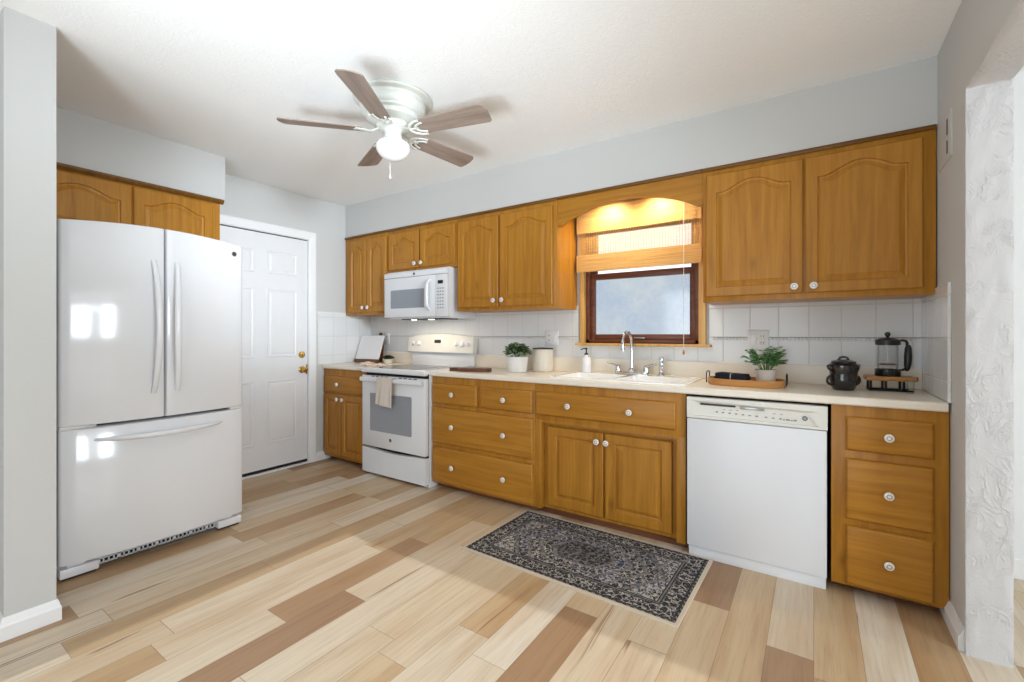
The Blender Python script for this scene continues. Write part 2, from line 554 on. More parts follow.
class MB:
    def __init__(s):
        s.bm = bmesh.new()

    def _tag(s, faces, m):
        for f in faces:
            f.material_index = m

    def box(s, x0, y0, z0, x1, y1, z1, bev=0.0, m=0, seg=2):
        vs = [s.bm.verts.new((x, y, z)) for x in (x0, x1) for y in (y0, y1) for z in (z0, z1)]
        idx = [(0, 1, 3, 2), (4, 6, 7, 5), (0, 4, 5, 1), (2, 3, 7, 6), (0, 2, 6, 4), (1, 5, 7, 3)]
        fs = [s.bm.faces.new([vs[i] for i in q]) for q in idx]
        s._tag(fs, m)
        if bev > 0:
            es = list({e for f in fs for e in f.edges})
            r = bmesh.ops.bevel(s.bm, geom=es, offset=bev, segments=seg, profile=0.5, affect='EDGES')
            s._tag(r['faces'], m)
        return s

    def loft(s, loops, m=0, cap0=False, cap1=True, closed=True, ms=None):
        rings = [[s.bm.verts.new(p) for p in lp] for lp in loops]
        n = len(rings[0])
        for i in range(len(rings) - 1):
            for k in range(n if closed else n - 1):
                k2 = (k + 1) % n
                try:
                    f = s.bm.faces.new((rings[i][k], rings[i][k2], rings[i + 1][k2], rings[i + 1][k]))
                    f.material_index = ms[i] if ms else m
                except ValueError:
                    pass
        if cap0:
            s.bm.faces.new(list(reversed(rings[0]))).material_index = ms[0] if ms else m
        if cap1:
            s.bm.faces.new(rings[-1]).material_index = ms[-1] if ms else m
        return s

    def lathe(s, prof, mat4=None, seg=32, m=0, ms=None):
        """prof: list of (r, z); r = 0 closes to a point"""
        mat4 = mat4 or Matrix.Identity(4)
        rings = []
        for r, z in prof:
            if r <= 1e-6:
                rings.append([s.bm.verts.new(mat4 @ Vector((0, 0, z)))])
            else:
                rings.append([s.bm.verts.new(mat4 @ Vector((r * math.cos(2 * PI * k / seg), r * math.sin(2 * PI * k / seg), z)))
                              for k in range(seg)])
        for i in range(len(rings) - 1):
            a, b = rings[i], rings[i + 1]
            mi = ms[i] if ms else m
            for k in range(seg):
                k2 = (k + 1) % seg
                if len(a) == 1 and len(b) == 1:
                    continue
                if len(a) == 1:
                    f = s.bm.faces.new((a[0], b[k], b[k2]))
                elif len(b) == 1:
                    f = s.bm.faces.new((a[k], a[k2], b[0]))
                else:
                    f = s.bm.faces.new((a[k], a[k2], b[k2], b[k]))
                f.material_index = mi
        return s

    def tube(s, pts, r, seg=10, m=0, cap=True, flat=None):
        pts = [Vector(p) for p in pts]
        rr = r if isinstance(r, (list, tuple)) else [r] * len(pts)
        t0 = (pts[1] - pts[0]).normalized()
        up = Vector((0, 0, 1)) if abs(t0.z) < 0.9 else Vector((1, 0, 0))
        nrm = t0.cross(up).normalized()
        rings = []
        for i, p in enumerate(pts):
            if i == 0:
                t = t0
            elif i == len(pts) - 1:
                t = (pts[i] - pts[i - 1]).normalized()
            else:
                t = ((pts[i + 1] - p).normalized() + (p - pts[i - 1]).normalized()).normalized()
            nrm = (nrm - t * nrm.dot(t)).normalized()
            bn = t.cross(nrm)
            fl = flat or 1.0
            rings.append([p + nrm * math.cos(2 * PI * k / seg) * rr[i] + bn * math.sin(2 * PI * k / seg) * rr[i] * fl for k in range(seg)])
        return s.loft(rings, m, cap, cap)

    def prism(s, poly, fn, d0, d1, m=0, bev=0.0):
        """poly in (u, v); fn(u, v, d) -> world point"""
        return s.loft([[fn(u, v, d0) for u, v in poly], [fn(u, v, d1) for u, v in poly]], m, True, True)

    def ball(s, c, r, seg=16, m=0, sc=(1, 1, 1), rot=None):
        n = seg // 2
        prof = [(r * math.sin(PI * i / n), -r * math.cos(PI * i / n)) for i in range(n + 1)]
        mt = Matrix.Translation(c) @ (rot or Matrix.Identity(4)) @ Matrix.Diagonal((*sc, 1))
        return s.lathe(prof, mt, seg, m)

    def grid(s, fn, nu, nv, m=0):
        g = [[s.bm.verts.new(fn(i / nu, j / nv)) for j in range(nv + 1)] for i in range(nu + 1)]
        for i in range(nu):
            for j in range(nv):
                s.bm.faces.new((g[i][j], g[i + 1][j], g[i + 1][j + 1], g[i][j + 1])).material_index = m
        return s


def rrect(x0, y0, x1, y1, r, n=5):
    pts = []
    for cx, cy, a0 in ((x1 - r, y1 - r, 0), (x0 + r, y1 - r, 90), (x0 + r, y0 + r, 180), (x1 - r, y0 + r, 270)):
        for k in range(n + 1):
            a = math.radians(a0 + 90 * k / n)
            pts.append((cx + r * math.cos(a), cy + r * math.sin(a)))
    return pts


ORG = {}


def link_mesh(name, mb, mats, parent=None, org=(0, 0, 0), label=None, smooth=True, ang=38):
    bm = mb.bm
    org = Vector(ORG[parent.name]) if parent is not None else Vector(org)
    if org.length:
        bmesh.ops.translate(bm, verts=bm.verts, vec=-org)
    bmesh.ops.recalc_face_normals(bm, faces=bm.faces)
    me = bpy.data.meshes.new(name)
    bm.to_mesh(me)
    bm.free()
    for mm in (mats if isinstance(mats, (list, tuple)) else [mats]):
        me.materials.append(M[mm] if isinstance(mm, str) else mm)
    if smooth:
        me.shade_smooth()
        me.set_sharp_from_angle(angle=math.radians(ang))
    o = bpy.data.objects.new(name, me)
    COL.objects.link(o)
    if parent is not None:
        o.parent = parent
    else:
        o.location = org
    ORG[o.name] = org
    if label:
        o['label'] = label
    return o


part = link_mesh


def tag(o, label, cat, group=None):
    o['label'] = label
    o['category'] = cat
    if group:
        o['group'] = group
    return o


def thing(name, label, cat, loc=(0, 0, 0), rotz=0.0, group=None, local=False):
    o = bpy.data.objects.new(name, None)
    o.empty_display_size = 0.05
    COL.objects.link(o)
    o.location = loc
    o.rotation_euler = (0, 0, rotz)
    ORG[o.name] = (0, 0, 0) if local else loc
    return tag(o, label, cat, group)


def struct(name, mb, mats, parent=None, smooth=False):
    o = link_mesh(name, mb, mats, parent, smooth=smooth)
    if parent is None:
        o['kind'] = 'structure'
    return o


# ------------------------------------------------------------------ the room
XL, XR, YB, ZC = -3.92, 0.475, 3.14, 2.49
XD = 3.9            # far wall of the dining room
RW = 0.118          # thickness of the right wall

mb = MB(); mb.box(XL - 0.2, ROOM_BACK - 0.2, -0.05, XD + 0.1, YB + 0.6, 0.0)
struct('floor', mb, 'floor')
mb = MB(); mb.box(XL - 0.2, ROOM_BACK - 0.2, ZC, XD + 0.1, YB + 0.6, ZC + 0.08)
struct('ceiling', mb, 'ceiling')

# back wall with the sink window cut out, and the drywall soffit over the cabinets
WX0, WX1, WZ0, WZ1 = -1.445, -0.622, 1.135, 2.04
mb = MB()
mb.box(XL - 0.1, YB, 0, WX0, YB + 0.14, ZC)
mb.box(WX1, YB, 0, XR + RW, YB + 0.14, ZC)
mb.box(WX0, YB, 0, WX1, YB + 0.14, WZ0)
mb.box(WX0, YB, WZ1, WX1, YB + 0.14, ZC)
mb.box(XL, 2.82, 2.172, XR, YB, ZC)
struct('wall_back', mb, 'wall')

# left wall with the door opening; soffit over the refrigerator cabinet; side wall of the alcove
DY0, DY1, DZ = 1.535, 2.425, 2.085
mb = MB()
mb.box(XL - 0.12, ROOM_BACK, 0, XL, DY0, ZC)
mb.box(XL - 0.12, DY1, 0, XL, YB, ZC)
mb.box(XL - 0.12, DY0, DZ, XL, DY1, ZC)
mb.box(XL, 0.505, 2.172, -3.56, 1.55, ZC)
struct('wall_left', mb, 'wall')
mb = MB(); mb.box(XL, 0.35, 0, -2.64, 0.498, ZC)
struct('wall_alcove', mb, 'wall')

# right wall with the wide plastered opening to the dining room
OY0, OY1, OZ = -0.9, 2.34, 2.118
mb = MB()
mb.box(XR, OY1 + 0.004, 0, XR + RW, YB, ZC)
mb.box(XR, OY0, OZ + 0.004, XR + RW, OY1 + 0.004, ZC)
mb.box(XR, ROOM_BACK, 0, XR + RW, OY0, ZC)
struct('wall_right', mb, 'wall')
mb = MB()


def plaster_fn(a, b, depth):
    return 0.0016 * (math.sin(a * 41 + 3 * math.sin(b * 17)) + math.sin(b * 33 + 2.2 * math.sin(a * 29)))


# jamb face and header soffit, one trowelled skin with a softly rounded inner corner
prof = []
for k in range(61):
    prof.append((OY1, 0.0 + (OZ - 0.008) * k / 60))
for k in range(1, 8):
    a = PI / 2 * k / 8
    prof.append((OY1 - 0.008 * (1 - math.cos(a)), OZ - 0.008 + 0.008 * math.sin(a)))
for k in range(1, 41):
    prof.append((OY1 - 0.008 - (OY1 - 0.008 - OY0) * k / 40, OZ))
loops = []
for k, (yy, zz) in enumerate(prof):
    row = []
    on_jamb = k < 61
    for j in range(9):
        xx = XR - 0.003 + (RW + 0.006) * j / 8
        w = plaster_fn(xx * 3 + 0.2, (zz if on_jamb else yy), 0)
        edge = 0.003 if j in (0, 8) else 0.0
        row.append((xx, yy - w + edge if on_jamb else yy, zz if on_jamb else zz - w + edge))
    loops.append(row)
mb.loft(loops, closed=False, cap1=False)
# the skin's two long returns onto the wall faces
for j in (0, 8):
    mb.loft([[lp[j] for lp in loops], [(lp[j][0], min(lp[j][1] + 0.012, OY1 + 0.012), lp[j][2] + (0.012 if i >= 64 else 0)) for i, lp in enumerate(loops)]],
            closed=False, cap1=False)
struct('trim_1', mb, 'plaster', smooth=True)

# room behind the camera and the dining room
mb = MB()
mb.box(XL, ROOM_BACK - 0.12, 0, -2.45, ROOM_BACK, ZC)
mb.box(-2.45, ROOM_BACK - 0.12, 2.05, -0.1, ROOM_BACK, ZC)
mb.box(-0.1, ROOM_BACK - 0.12, 0, XD, ROOM_BACK, ZC)
struct('wall_front', mb, 'wall')
mb = MB()
mb.box(XD, ROOM_BACK, 0, XD + 0.1, -0.85, ZC)
mb.box(XD, -0.05, 0, XD + 0.1, 0.35, ZC)
mb.box(XD, 0.9, 0, XD + 0.1, YB + 0.3, ZC)
for a, b in ((-0.85, -0.05), (0.35, 0.9)):
    mb.box(XD, a, 0, XD + 0.1, b, 0.7)
    mb.box(XD, a, 2.18, XD + 0.1, b, ZC)
mb.box(XR + RW, YB + 0.08, 0, XD, YB + 0.2, ZC)
struct('wall_dining', mb, 'white_wall')
mb = MB()
mb.box(XR + RW, YB + 0.062, 0, XD, YB + 0.08, 0.1, 0.004)
struct('baseboard_dining', mb, 'white_paint')

# baseboards
def base_profile(h=0.088, t=0.014):
    return [(0, 0), (t, 0), (t, h * 0.62), (t * 0.75, h * 0.72), (t * 0.55, h * 0.86), (t * 0.3, h), (0, h)]


mb = MB()
# around the end of the alcove wall, mitred
lp = []
for dx, z in base_profile():
    lp.append([(-3.0, 0.35 - dx, z), (-2.64 + dx, 0.35 - dx, z), (-2.64 + dx, 0.498 + dx, z), (-2.7, 0.498 + dx, z)])
mb.loft([list(c) for c in zip(*lp)], cap0=True)
struct('baseboard_alcove', mb, 'white_paint')
mb = MB()
pp = base_profile(0.085, 0.02)
mb.loft([[(XR - dx, yy, z) for dx, z in pp] for yy in (2.36, 2.70)], cap0=True)
struct('baseboard_right', mb, 'white_paint')
mb = MB()
mb.loft([[(XL + dx, yy, z) for dx, z in base_profile(0.08, 0.014)] for yy in (2.49, 2.64)], cap0=True)
struct('baseboard_left', mb, 'white_paint')

# tiled splash: slabs on the three walls with a twisted rope liner
def rope(mb, p0, axis, length, z):
    r, n = 0.0075, int(length / 0.019)
    for k in range(n):
        a = p0 + (k + 0.5) * length / n
        if axis == 'X':
            rot = Matrix.Rotation(0.95, 4, 'Y')
            mb.ball((a, YB - 0.012, z), 0.0062, 8, 1, (1.9, 0.9, 0.85), rot)
        else:
            pass


TZ0, TZ1 = 1.02, 1.42
mb = MB()
mb.box(XL, YB - 0.009, 0.914, -1.49, YB, TZ1)
mb.box(-0.562, YB - 0.009, 0.914, XR, YB, TZ1)
mb.box(-1.49, YB - 0.009, 0.914, -0.562, YB, 1.118)
rope(mb, -3.3, 'X', 1.78, 1.172)
rope(mb, -0.545, 'X', 1.0, 1.172)
mb.box(-3.9, YB - 0.013, 1.160, -1.5, YB - 0.004, 1.1635, 0, 1)
mb.box(-0.55, YB - 0.013, 1.160, XR - 0.01, YB - 0.004, 1.1635, 0, 1)
mb.box(-3.9, YB - 0.013, 1.181, -1.5, YB - 0.004, 1.1845, 0, 2)
mb.box(-0.55, YB - 0.013, 1.181, XR - 0.01, YB - 0.004, 1.1845, 0, 2)
M['rope'] = plain('rope_liner_glaze', rgb(222, 220, 218), 0.25)
M['liner_grout'] = plain('grey_liner_grout', rgb(150, 148, 146), 0.7)  # grey joint line along the top of the rope liner
struct('trim_2', mb, ['tile_back', 'rope', 'liner_grout'], smooth=True)
mb = MB(); mb.box(XL, 2.515, 0.914, XL + 0.009, YB, TZ1, 0.002)
struct('trim_3', mb, 'tile_side')
mb = MB(); mb.box(XR - 0.009, 2.575, 0.914, XR, YB, 1.415, 0.002)
mb.box(XR - 0.012, 2.560, 0.914, XR, 2.578, 1.418, 0.004)
struct('trim_4', mb, 'tile_side')

# side door: slab with six raised panels, casing, threshold
mb = MB()
x1 = XL - 0.012
mb.box(x1 - 0.04, DY0 + 0.004, 0.040, x1, DY1 - 0.0065, DZ - 0.013)


def fx_left(u, v, d):
    return (x1 + d, u, v)


cols = [(1.66, 1.937), (2.042, 2.319)]
rows = [(0.25, 0.80), (1.00, 1.60), (1.73, 1.93)]
for a, b in cols:
    for c, d in rows:
        def ins(t, dep):
            return [fx_left(a + t, c + t, dep), fx_left(b - t, c + t, dep), fx_left(b - t, d - t, dep), fx_left(a + t, d - t, dep)]
        mb.loft([ins(0, 0), ins(0.004, 0.006), ins(0.012, 0.006), ins(0.022, 0.0015), ins(0.04, 0.0055)])
d1 = struct('door_1', mb, 'door_paint')


def knob_lathe(mb, prof, origin, direction, seg=24, ms=None, m=0):
    q = Vector((0, 0, 1)).rotation_difference(Vector(direction)).to_matrix().to_4x4()
    return mb.lathe(prof, Matrix.Translation(origin) @ q, seg, m, ms)


mb = MB()
knob_lathe(mb, [(0, 0), (0.032, 0), (0.032, 0.006), (0.014, 0.012), (0.012, 0.03), (0.022, 0.038), (0.028, 0.05), (0.025, 0.062), (0, 0.066)],
           (x1, 2.362, 0.875), (1, 0, 0))
part('door_knob', mb, 'brass', d1, label='round brass door knob')
mb = MB()
knob_lathe(mb, [(0, 0), (0.03, 0), (0.03, 0.01), (0.024, 0.018), (0, 0.02)], (x1, 2.362, 1.012), (1, 0, 0))
mb.box(x1 + 0.018, 2.356, 0.996, x1 + 0.03, 2.368, 1.028, 0.003)
part('deadbolt', mb, 'brass', d1, label='brass deadbolt rosette above the knob')
mb = MB()
mb.box(x1 - 0.012, DY1 - 0.022, 0.83, x1 + 0.001, DY1 - 0.0062, 0.92)
part('strike_plate', mb, 'brass', d1)

mb = MB()
cas = [(0, 0), (0.072, 0), (0.072, 0.012), (0.06, 0.018), (0.02, 0.014), (0.006, 0.012), (0, 0.008)]   # (out from opening, proud)
path = [(DY0, 0.0, -1, 0), (DY0, DZ, -1, 1), (DY1, DZ, 1, 1), (DY1, 0.0, 1, 0)]
loops = []
for (yy, zz, sy, sz) in path:
    loops.append([(XL + pr, yy + sy * o, zz + sz * o) for o, pr in cas])
mb.loft(loops, cap0=True)
mb.box(XL - 0.11, DY0, 0, XL, DY0 + 0.004, DZ)
mb.box(XL - 0.11, DY1 - 0.003, 0, XL, DY1, DZ)
mb.box(XL - 0.11, DY0, DZ - 0.004, XL, DY1, DZ)
struct('trim_5', mb, 'white_paint')
mb = MB()
mb.box(XL - 0.11, DY0, 0.0, XL + 0.01, DY1, 0.014, 0.004)
mb.box(XL - 0.06, DY0 + 0.005, 0.0145, XL - 0.018, DY1 - 0.005, 0.0395, 0, 1)
mb.box(XL - 0.06, DY0 + 0.005, DZ - 0.0125, XL - 0.02, DY1 - 0.004, DZ - 0.0045, 0, 1)
mb.box(XL - 0.06, DY1 - 0.0063, 0.03, XL - 0.02, DY1 - 0.0032, DZ - 0.005, 0, 1)
struct('trim_6', mb, ['white_paint', 'gap'])

# sink window: pine lining, brown double-hung sashes, panes
mb = MB()
for xa, xb in ((WX0 - 0.03, WX0 + 0.004), (WX1 - 0.004 - 0.0, WX1 + 0.04)):
    mb.box(xa, YB - 0.022, WZ0 - 0.004, xb, YB + 0.13, WZ1 + 0.03, 0.003)
mb.box(WX0 - 0.03, YB - 0.022, WZ1 - 0.004, WX1 + 0.04, YB + 0.13, WZ1 + 0.03, 0.003)
mb.box(WX0 - 0.055, YB - 0.058, 1.118, WX1 + 0.075, YB + 0.13, 1.135, 0.004)
w1 = struct('window_1', mb, 'pine')
mb = MB()
ix0, ix1 = WX0 + 0.004, WX1 - 0.004
mb.box(ix0, YB + 0.012, WZ0, ix0 + 0.03, YB + 0.12, WZ1 - 0.004, 0.003)
mb.box(ix1 - 0.03, YB + 0.012, WZ0, ix1, YB + 0.12, WZ1 - 0.004, 0.003)
mb.box(ix0, YB + 0.012, WZ0, ix1, YB + 0.12, WZ0 + 0.028, 0.003)
mb.box(ix0, YB + 0.012, WZ1 - 0.034, ix1, YB + 0.12, WZ1 - 0.004, 0.003)
part('window_frame', mb, 'mahogany', w1)


def sash(z0, z1, y0, y1, glass='frost', note='cloudy window pane'):
    mb = MB()
    a, b, t = ix0 + 0.03, ix1 - 0.03, 0.036
    mb.box(a, y0, z0, a + t, y1, z1, 0.004)
    mb.box(b - t, y0, z0, b, y1, z1, 0.004)
    mb.box(a + t - 0.004, y0, z0, b - t + 0.004, y1, z0 + 0.038, 0.004)
    mb.box(a + t - 0.004, y0, z1 - 0.045, b - t + 0.004, y1, z1, 0.004)
    s = part('sash', mb, 'mahogany', w1)
    mb = MB()
    mb.box(a + t - 0.006, (y0 + y1) / 2 - 0.002, z0 + 0.03, b - t + 0.006, (y0 + y1) / 2 + 0.002, z1 - 0.04)
    part('pane', mb, glass, s, label=note)
    return s


s_low = sash(WZ0 + 0.028, 1.655, YB + 0.03, YB + 0.062)
sash(1.617, WZ1 - 0.034, YB + 0.07, YB + 0.10, 'glass', 'clear upper pane')
mb = MB()
mb.box(-1.07, YB + 0.014, WZ0 + 0.034, -0.99, YB + 0.03, WZ0 + 0.046, 0.004)
part('sash_lift', mb, 'steel', s_low)

# patio door and the other windows, behind the camera and in the dining room
mb = MB()
fz = 2.05
for xa in (-2.45, -2.39, -0.16):
    mb.box(xa, ROOM_BACK - 0.09, 0, xa + 0.06, ROOM_BACK - 0.04, fz)
mb.box(-2.45, ROOM_BACK - 0.09, 0, -0.1, ROOM_BACK - 0.04, 0.06)
mb.box(-2.45, ROOM_BACK - 0.09, fz - 0.06, -0.1, ROOM_BACK - 0.04, fz)
d2 = struct('door_2', mb, 'white_paint')
mb = MB()
mb.box(-2.39, ROOM_BACK - 0.068, 0.06, -0.16, ROOM_BACK - 0.064, fz - 0.06)
part('pane', mb, 'glass', d2)
for k, (ax, a, b, z0, z1) in enumerate([('X', -0.85, -0.05, 0.7, 2.18), ('X', 0.35, 0.9, 0.7, 2.18)]):
    mb, mg = MB(), MB()
    zm = (z0 + z1) / 2
    bars = [(a, z0, a + 0.05, z1), (b - 0.05, z0, b, z1), (a, z0, b, z0 + 0.05), (a, z1 - 0.05, b, z1), (a, zm - 0.025, b, zm + 0.025)]
    for (u0, v0, u1, v1) in bars:
        if ax == 'Y':
            mb.box(u0, ROOM_BACK - 0.08, v0, u1, ROOM_BACK - 0.03, v1)
        else:
            mb.box(XD + 0.03, u0, v0, XD + 0.08, u1, v1)
    if ax == 'Y':
        mg.box(a, ROOM_BACK - 0.058, z0, b, ROOM_BACK - 0.054, z1)
    else:
        mg.box(XD + 0.054, a, z0, XD + 0.058, b, z1)
    wn = struct('window_%d' % (k + 2), mb, 'white_paint')
    part('pane', mg, 'glass', wn)

# ------------------------------------------------------------------ cabinets


def f_back(yf):
    """cabinet fronts that face the camera side: u = X, d toward -Y"""
    return lambda u, v, d: (u, yf - d, v)


def f_left(xf):
    return lambda u, v, d: (xf + d, u, v)


def panel_loop(u0, u1, v0, v1, ins, top, drop, dep, fn, nb=8, ns=6, nt=28):
    a, b, c, e = u0 + ins, u1 - ins, v0 + ins, v1 - top
    pts = []
    for k in range(nb):
        pts.append((a + (b - a) * k / nb, c))
    e2 = e - drop

    def top_z(t):
        s = abs(2 * t - 1)
        if s > 0.9:
            return e2
        q = s / 0.9
        return e2 + drop * (0.5 + 0.5 * math.cos(PI * q ** 1.15))
    for k in range(ns):
        pts.append((b, c + (e2 - c) * k / ns))
    for k in range(nt):
        t = 1 - k / nt
        pts.append((a + (b - a) * t, top_z(t) if drop else e2))
    for k in range(ns):
        pts.append((a, e2 + (c - e2) * k / ns))
    return [fn(u, v, dep) for u, v in pts]


def raised_door(mb, u0, u1, v0, v1, fn, drop=0.05, rail=0.052, thick=0.02):
    L = lambda ins, top, dr, dep: panel_loop(u0, u1, v0, v1, ins, top, dr, dep, fn)
    rt = rail
    mb.loft([L(0, 0, 0, 0), L(0, 0, 0, thick - 0.005), L(0.005, 0.005, 0, thick), L(rail, rt, drop, thick),
             L(rail + 0.004, rt + 0.004, drop, thick - 0.009), L(rail + 0.012, rt + 0.012, drop, thick - 0.0105),
             L(rail + 0.032, rt + 0.031, drop, thick - 0.0035), L(rail + 0.034, rt + 0.033, drop, thick - 0.001)], cap0=True)


def slab_front(mb, u0, u1, v0, v1, fn, thick=0.02, ch=0.009):
    def lp(i, d):
        return [fn(u0 + i, v0 + i, d), fn(u1 - i, v0 + i, d), fn(u1 - i, v1 - i, d), fn(u0 + i, v1 - i, d)]
    mb.loft([lp(0, 0), lp(0, thick - 0.011), lp(0.003, thick - 0.006), lp(ch, thick - 0.001), lp(ch + 0.004, thick)], cap0=True)


KNOB = [(0.0, 0.0), (0.0075, 0.0), (0.0065, 0.012), (0.012, 0.016), (0.0178, 0.02), (0.0185, 0.0245), (0.0165, 0.0285), (0.0105, 0.0305), (0.0095, 0.0295),
        (0.0065, 0.0295), (0.0055, 0.031), (0, 0.0315)]
KNOB_MS = [1, 1, 0, 0, 0, 0, 0, 1, 1, 0, 0]


def knob(parent, pos, direction):
    mb = MB()
    knob_lathe(mb, KNOB, pos, direction, 20, KNOB_MS)
    return part('knob', mb, ['ceramic', 'steel'], parent)


def cabinet_box(mb, x0, x1, yf, yb, z0, z1, openings, frame_m=0):
    """carcass behind a 19 mm face frame with openings (u0,u1,v0,v1) sunk a little"""
    mb.box(x0, yf + 0.019, z0, x1, yb, z1)
    mb.box(x0, yf, z0, x1, yf + 0.0195, z1, 0.0015)


def upper(label, x0, x1, z0, z1, doors, yf=2.82, drop=0.05):
    t = thing('wall_cabinet', label, 'cabinet', ((x0 + x1) / 2, 3.0, z0), group='oak wall cabinets on the window wall')
    mb = MB()
    cabinet_box(mb, x0 + 0.001, x1 - 0.001, yf, YB - 0.0005, z0, z1, [])
    part('body', mb, 'oak_v', t)
    mb = MB()
    mb.box(x0 + 0.001, yf - 0.012, 2.150, x1 - 0.001, yf, 2.1715, 0.003)
    part('top_moulding', mb, 'oak_edge', t)
    for (a, b, c, d, kx, kz) in doors:
        mb = MB()
        raised_door(mb, a, b, c, d, f_back(yf - 0.0005), drop)
        dr = part('door', mb, 'oak_v', t, ang=14)
        knob(dr, (kx, yf - 0.0205, kz), (0, -1, 0))
    return t


ZU0, ZU1 = 1.388, 2.172
upper('narrow oak wall cabinet in the far corner, left of the microwave', XL + 0.003, -3.28, ZU0, ZU1,
      [(-3.845, -3.572, 1.415, 2.118, -3.605, 1.458), (-3.562, -3.29, 1.415, 2.118, -3.53, 1.458)], drop=0.055)
upper('short oak wall cabinet directly above the white microwave', -3.28, -2.437, 1.760, ZU1,
      [(-3.255, -2.868, 1.787, 2.118, -2.90, 1.822), (-2.852, -2.455, 1.787, 2.118, -2.82, 1.822)], drop=0.05)
upper('two-door oak wall cabinet between microwave and sink window', -2.437, -1.507, ZU0, ZU1,
      [(-2.418, -2.012, 1.415, 2.118, -2.045, 1.462), (-1.998, -1.54, 1.415, 2.118, -1.965, 1.462)], drop=0.05)
upper('large two-door oak wall cabinet right of the sink window', -0.541, XR - 0.004, ZU0, ZU1,
      [(-0.52, -0.047, 1.418, 2.122, -0.085, 1.452), (-0.036, 0.424, 1.418, 2.122, 0.0, 1.452)], drop=0.055)

# arched valance that bridges the two wall cabinets over the window
mb = MB()
vx0, vx1 = -1.5065, -0.5415
poly = [(vx0, 2.1715), (vx0, 1.962), (vx0 + 0.03, 1.962)]
NV = 30
for k in range(NV + 1):
    t = k / NV
    u = vx0 + 0.03 + (vx1 - vx0 - 0.06) * t
    poly.append((u, 1.962 + 0.118 * math.sin(PI * t) ** 0.8))
poly += [(vx1 - 0.03, 1.962), (vx1, 1.962), (vx1, 2.1715)]
clean = [poly[0]]
for p in poly[1:]:
    if (Vector(p) - Vector(clean[-1])).length > 1e-4:
        clean.append(p)
mb.prism(clean, lambda u, v, d: (u, 2.825 - d, v), -0.02, 0.0)
val = link_mesh('valance', mb, 'oak_h', org=(-1.02, 2.835, 1.962))
mb = MB()
mb.box(vx0, 2.808, 2.152, vx1, 2.8248, 2.1715, 0.003)
part('top_moulding', mb, 'oak_edge', val)
tag(val, 'arched oak valance board spanning the sink window', 'valance')

# cabinet over the refrigerator
fc = thing('wall_cabinet', 'two-door oak cabinet above the white refrigerator', 'cabinet', (-3.73, 1.03, 1.76))
mb = MB()
mb.box(XL + 0.001, 0.507, 1.76, -3.56, 1.515, 2.1715, 0.0015)
part('body', mb, 'oak_v', fc)
mb = MB()
mb.loft([[(-3.5605 + dx, yy, z) for dx, z in ((0, 2.140), (0.006, 2.140), (0.022, 2.158), (0.022, 2.1715), (0, 2.1715))] for yy in (0.507, 1.535)], cap0=True)
part('top_moulding', mb, 'oak_edge', fc)
for a, b in ((0.525, 1.004), (1.014, 1.462)):
    mb = MB()
    raised_door(mb, a, b, 1.785, 2.128, f_left(-3.5595), 0.05)
    part('door', mb, 'oak_v', fc, ang=14)

# ---- base cabinets
YF = 2.58
ZB0, ZB1 = 0.045, 0.875


def base_thing(label, x0, x1, toe_y=2.64):
    t = thing('base_cabinet', label, 'cabinet', ((x0 + x1) / 2, 2.85, 0), group='oak base cabinets under the worktop')
    mb = MB()
    mb.box(x0, YF, ZB0, x1, 3.11, ZB1, 0.0015)
    part('body', mb, 'oak_v', t)
    mb = MB()
    mb.box(x0 + 0.004, toe_y, 0.0, x1 - 0.004, 3.1, ZB0)
    part('toe_kick', mb, 'walnut', t)
    return t


def drawer(t, a, b, c, d, knobs):
    mb = MB()
    slab_front(mb, a, b, c, d, f_back(YF - 0.0005))
    o = part('drawer', mb, 'oak_h', t)
    for kx in knobs:
        knob(o, (kx, YF - 0.0205, (c + d) / 2), (0, -1, 0))
    return o


bl = base_thing('narrow oak base cabinet left of the range', XL + 0.003, -3.268, 2.66)
drawer(bl, -3.885, -3.30, 0.655, 0.815, [-3.66])
for a, b, kx in ((-3.885, -3.628, -3.662), (-3.618, -3.30, -3.585)):
    mb = MB()
    raised_door(mb, a, b, 0.075, 0.635, f_back(YF - 0.0005), 0.0, 0.045)
    o = part('door', mb, 'oak_v', bl, ang=14)
    knob(o, (kx, YF - 0.0205, 0.598), (0, -1, 0))

bd = base_thing('oak drawer cabinet right of the range, two wide drawers under two small ones', -2.488, -1.546)
drawer(bd, -2.472, -2.032, 0.668, 0.822, [-2.255])
drawer(bd, -2.004, -1.562, 0.668, 0.822, [-1.783])
drawer(bd, -2.472, -1.557, 0.362, 0.637, [-2.255, -1.783])
drawer(bd, -2.472, -1.557, 0.060, 0.330, [-2.255, -1.783])

# sink cabinet: upper box, recessed pair of doors between two posts
bs = thing('base_cabinet', 'oak sink cabinet with a recessed pair of panelled doors', 'cabinet', (-1.06, 2.85, 0), group='oak base cabinets under the worktop')
mb = MB()
sx0, sx1 = -1.545, -0.584
mb.box(sx0, YF, 0.634, sx1, YF + 0.02, ZB1, 0.0015)
mb.box(sx0, YF, ZB0, -1.499, YF + 0.05, 0.634, 0.0015)
mb.box(-0.632, YF, ZB0, sx1, YF + 0.05, 0.634, 0.0015)
mb.box(-1.499, YF + 0.002, 0.618, -0.632, YF + 0.05, 0.634)
mb.box(-1.499, YF + 0.045, ZB0, -0.632, YF + 0.055, 0.634)
mb.box(sx0, YF + 0.019, ZB0, sx0 + 0.016, 3.0, ZB1)
mb.box(sx1 - 0.016, YF + 0.019, ZB0, sx1, 3.0, ZB1)
mb.box(sx0, YF + 0.05, ZB0, sx1, 3.0, ZB0 + 0.016)
part('body', mb, 'oak_v', bs)
mb = MB(); mb.box(sx0 + 0.004, 2.645, 0, sx1 - 0.004, 3.0, ZB0)
part('toe_kick', mb, 'walnut', bs)
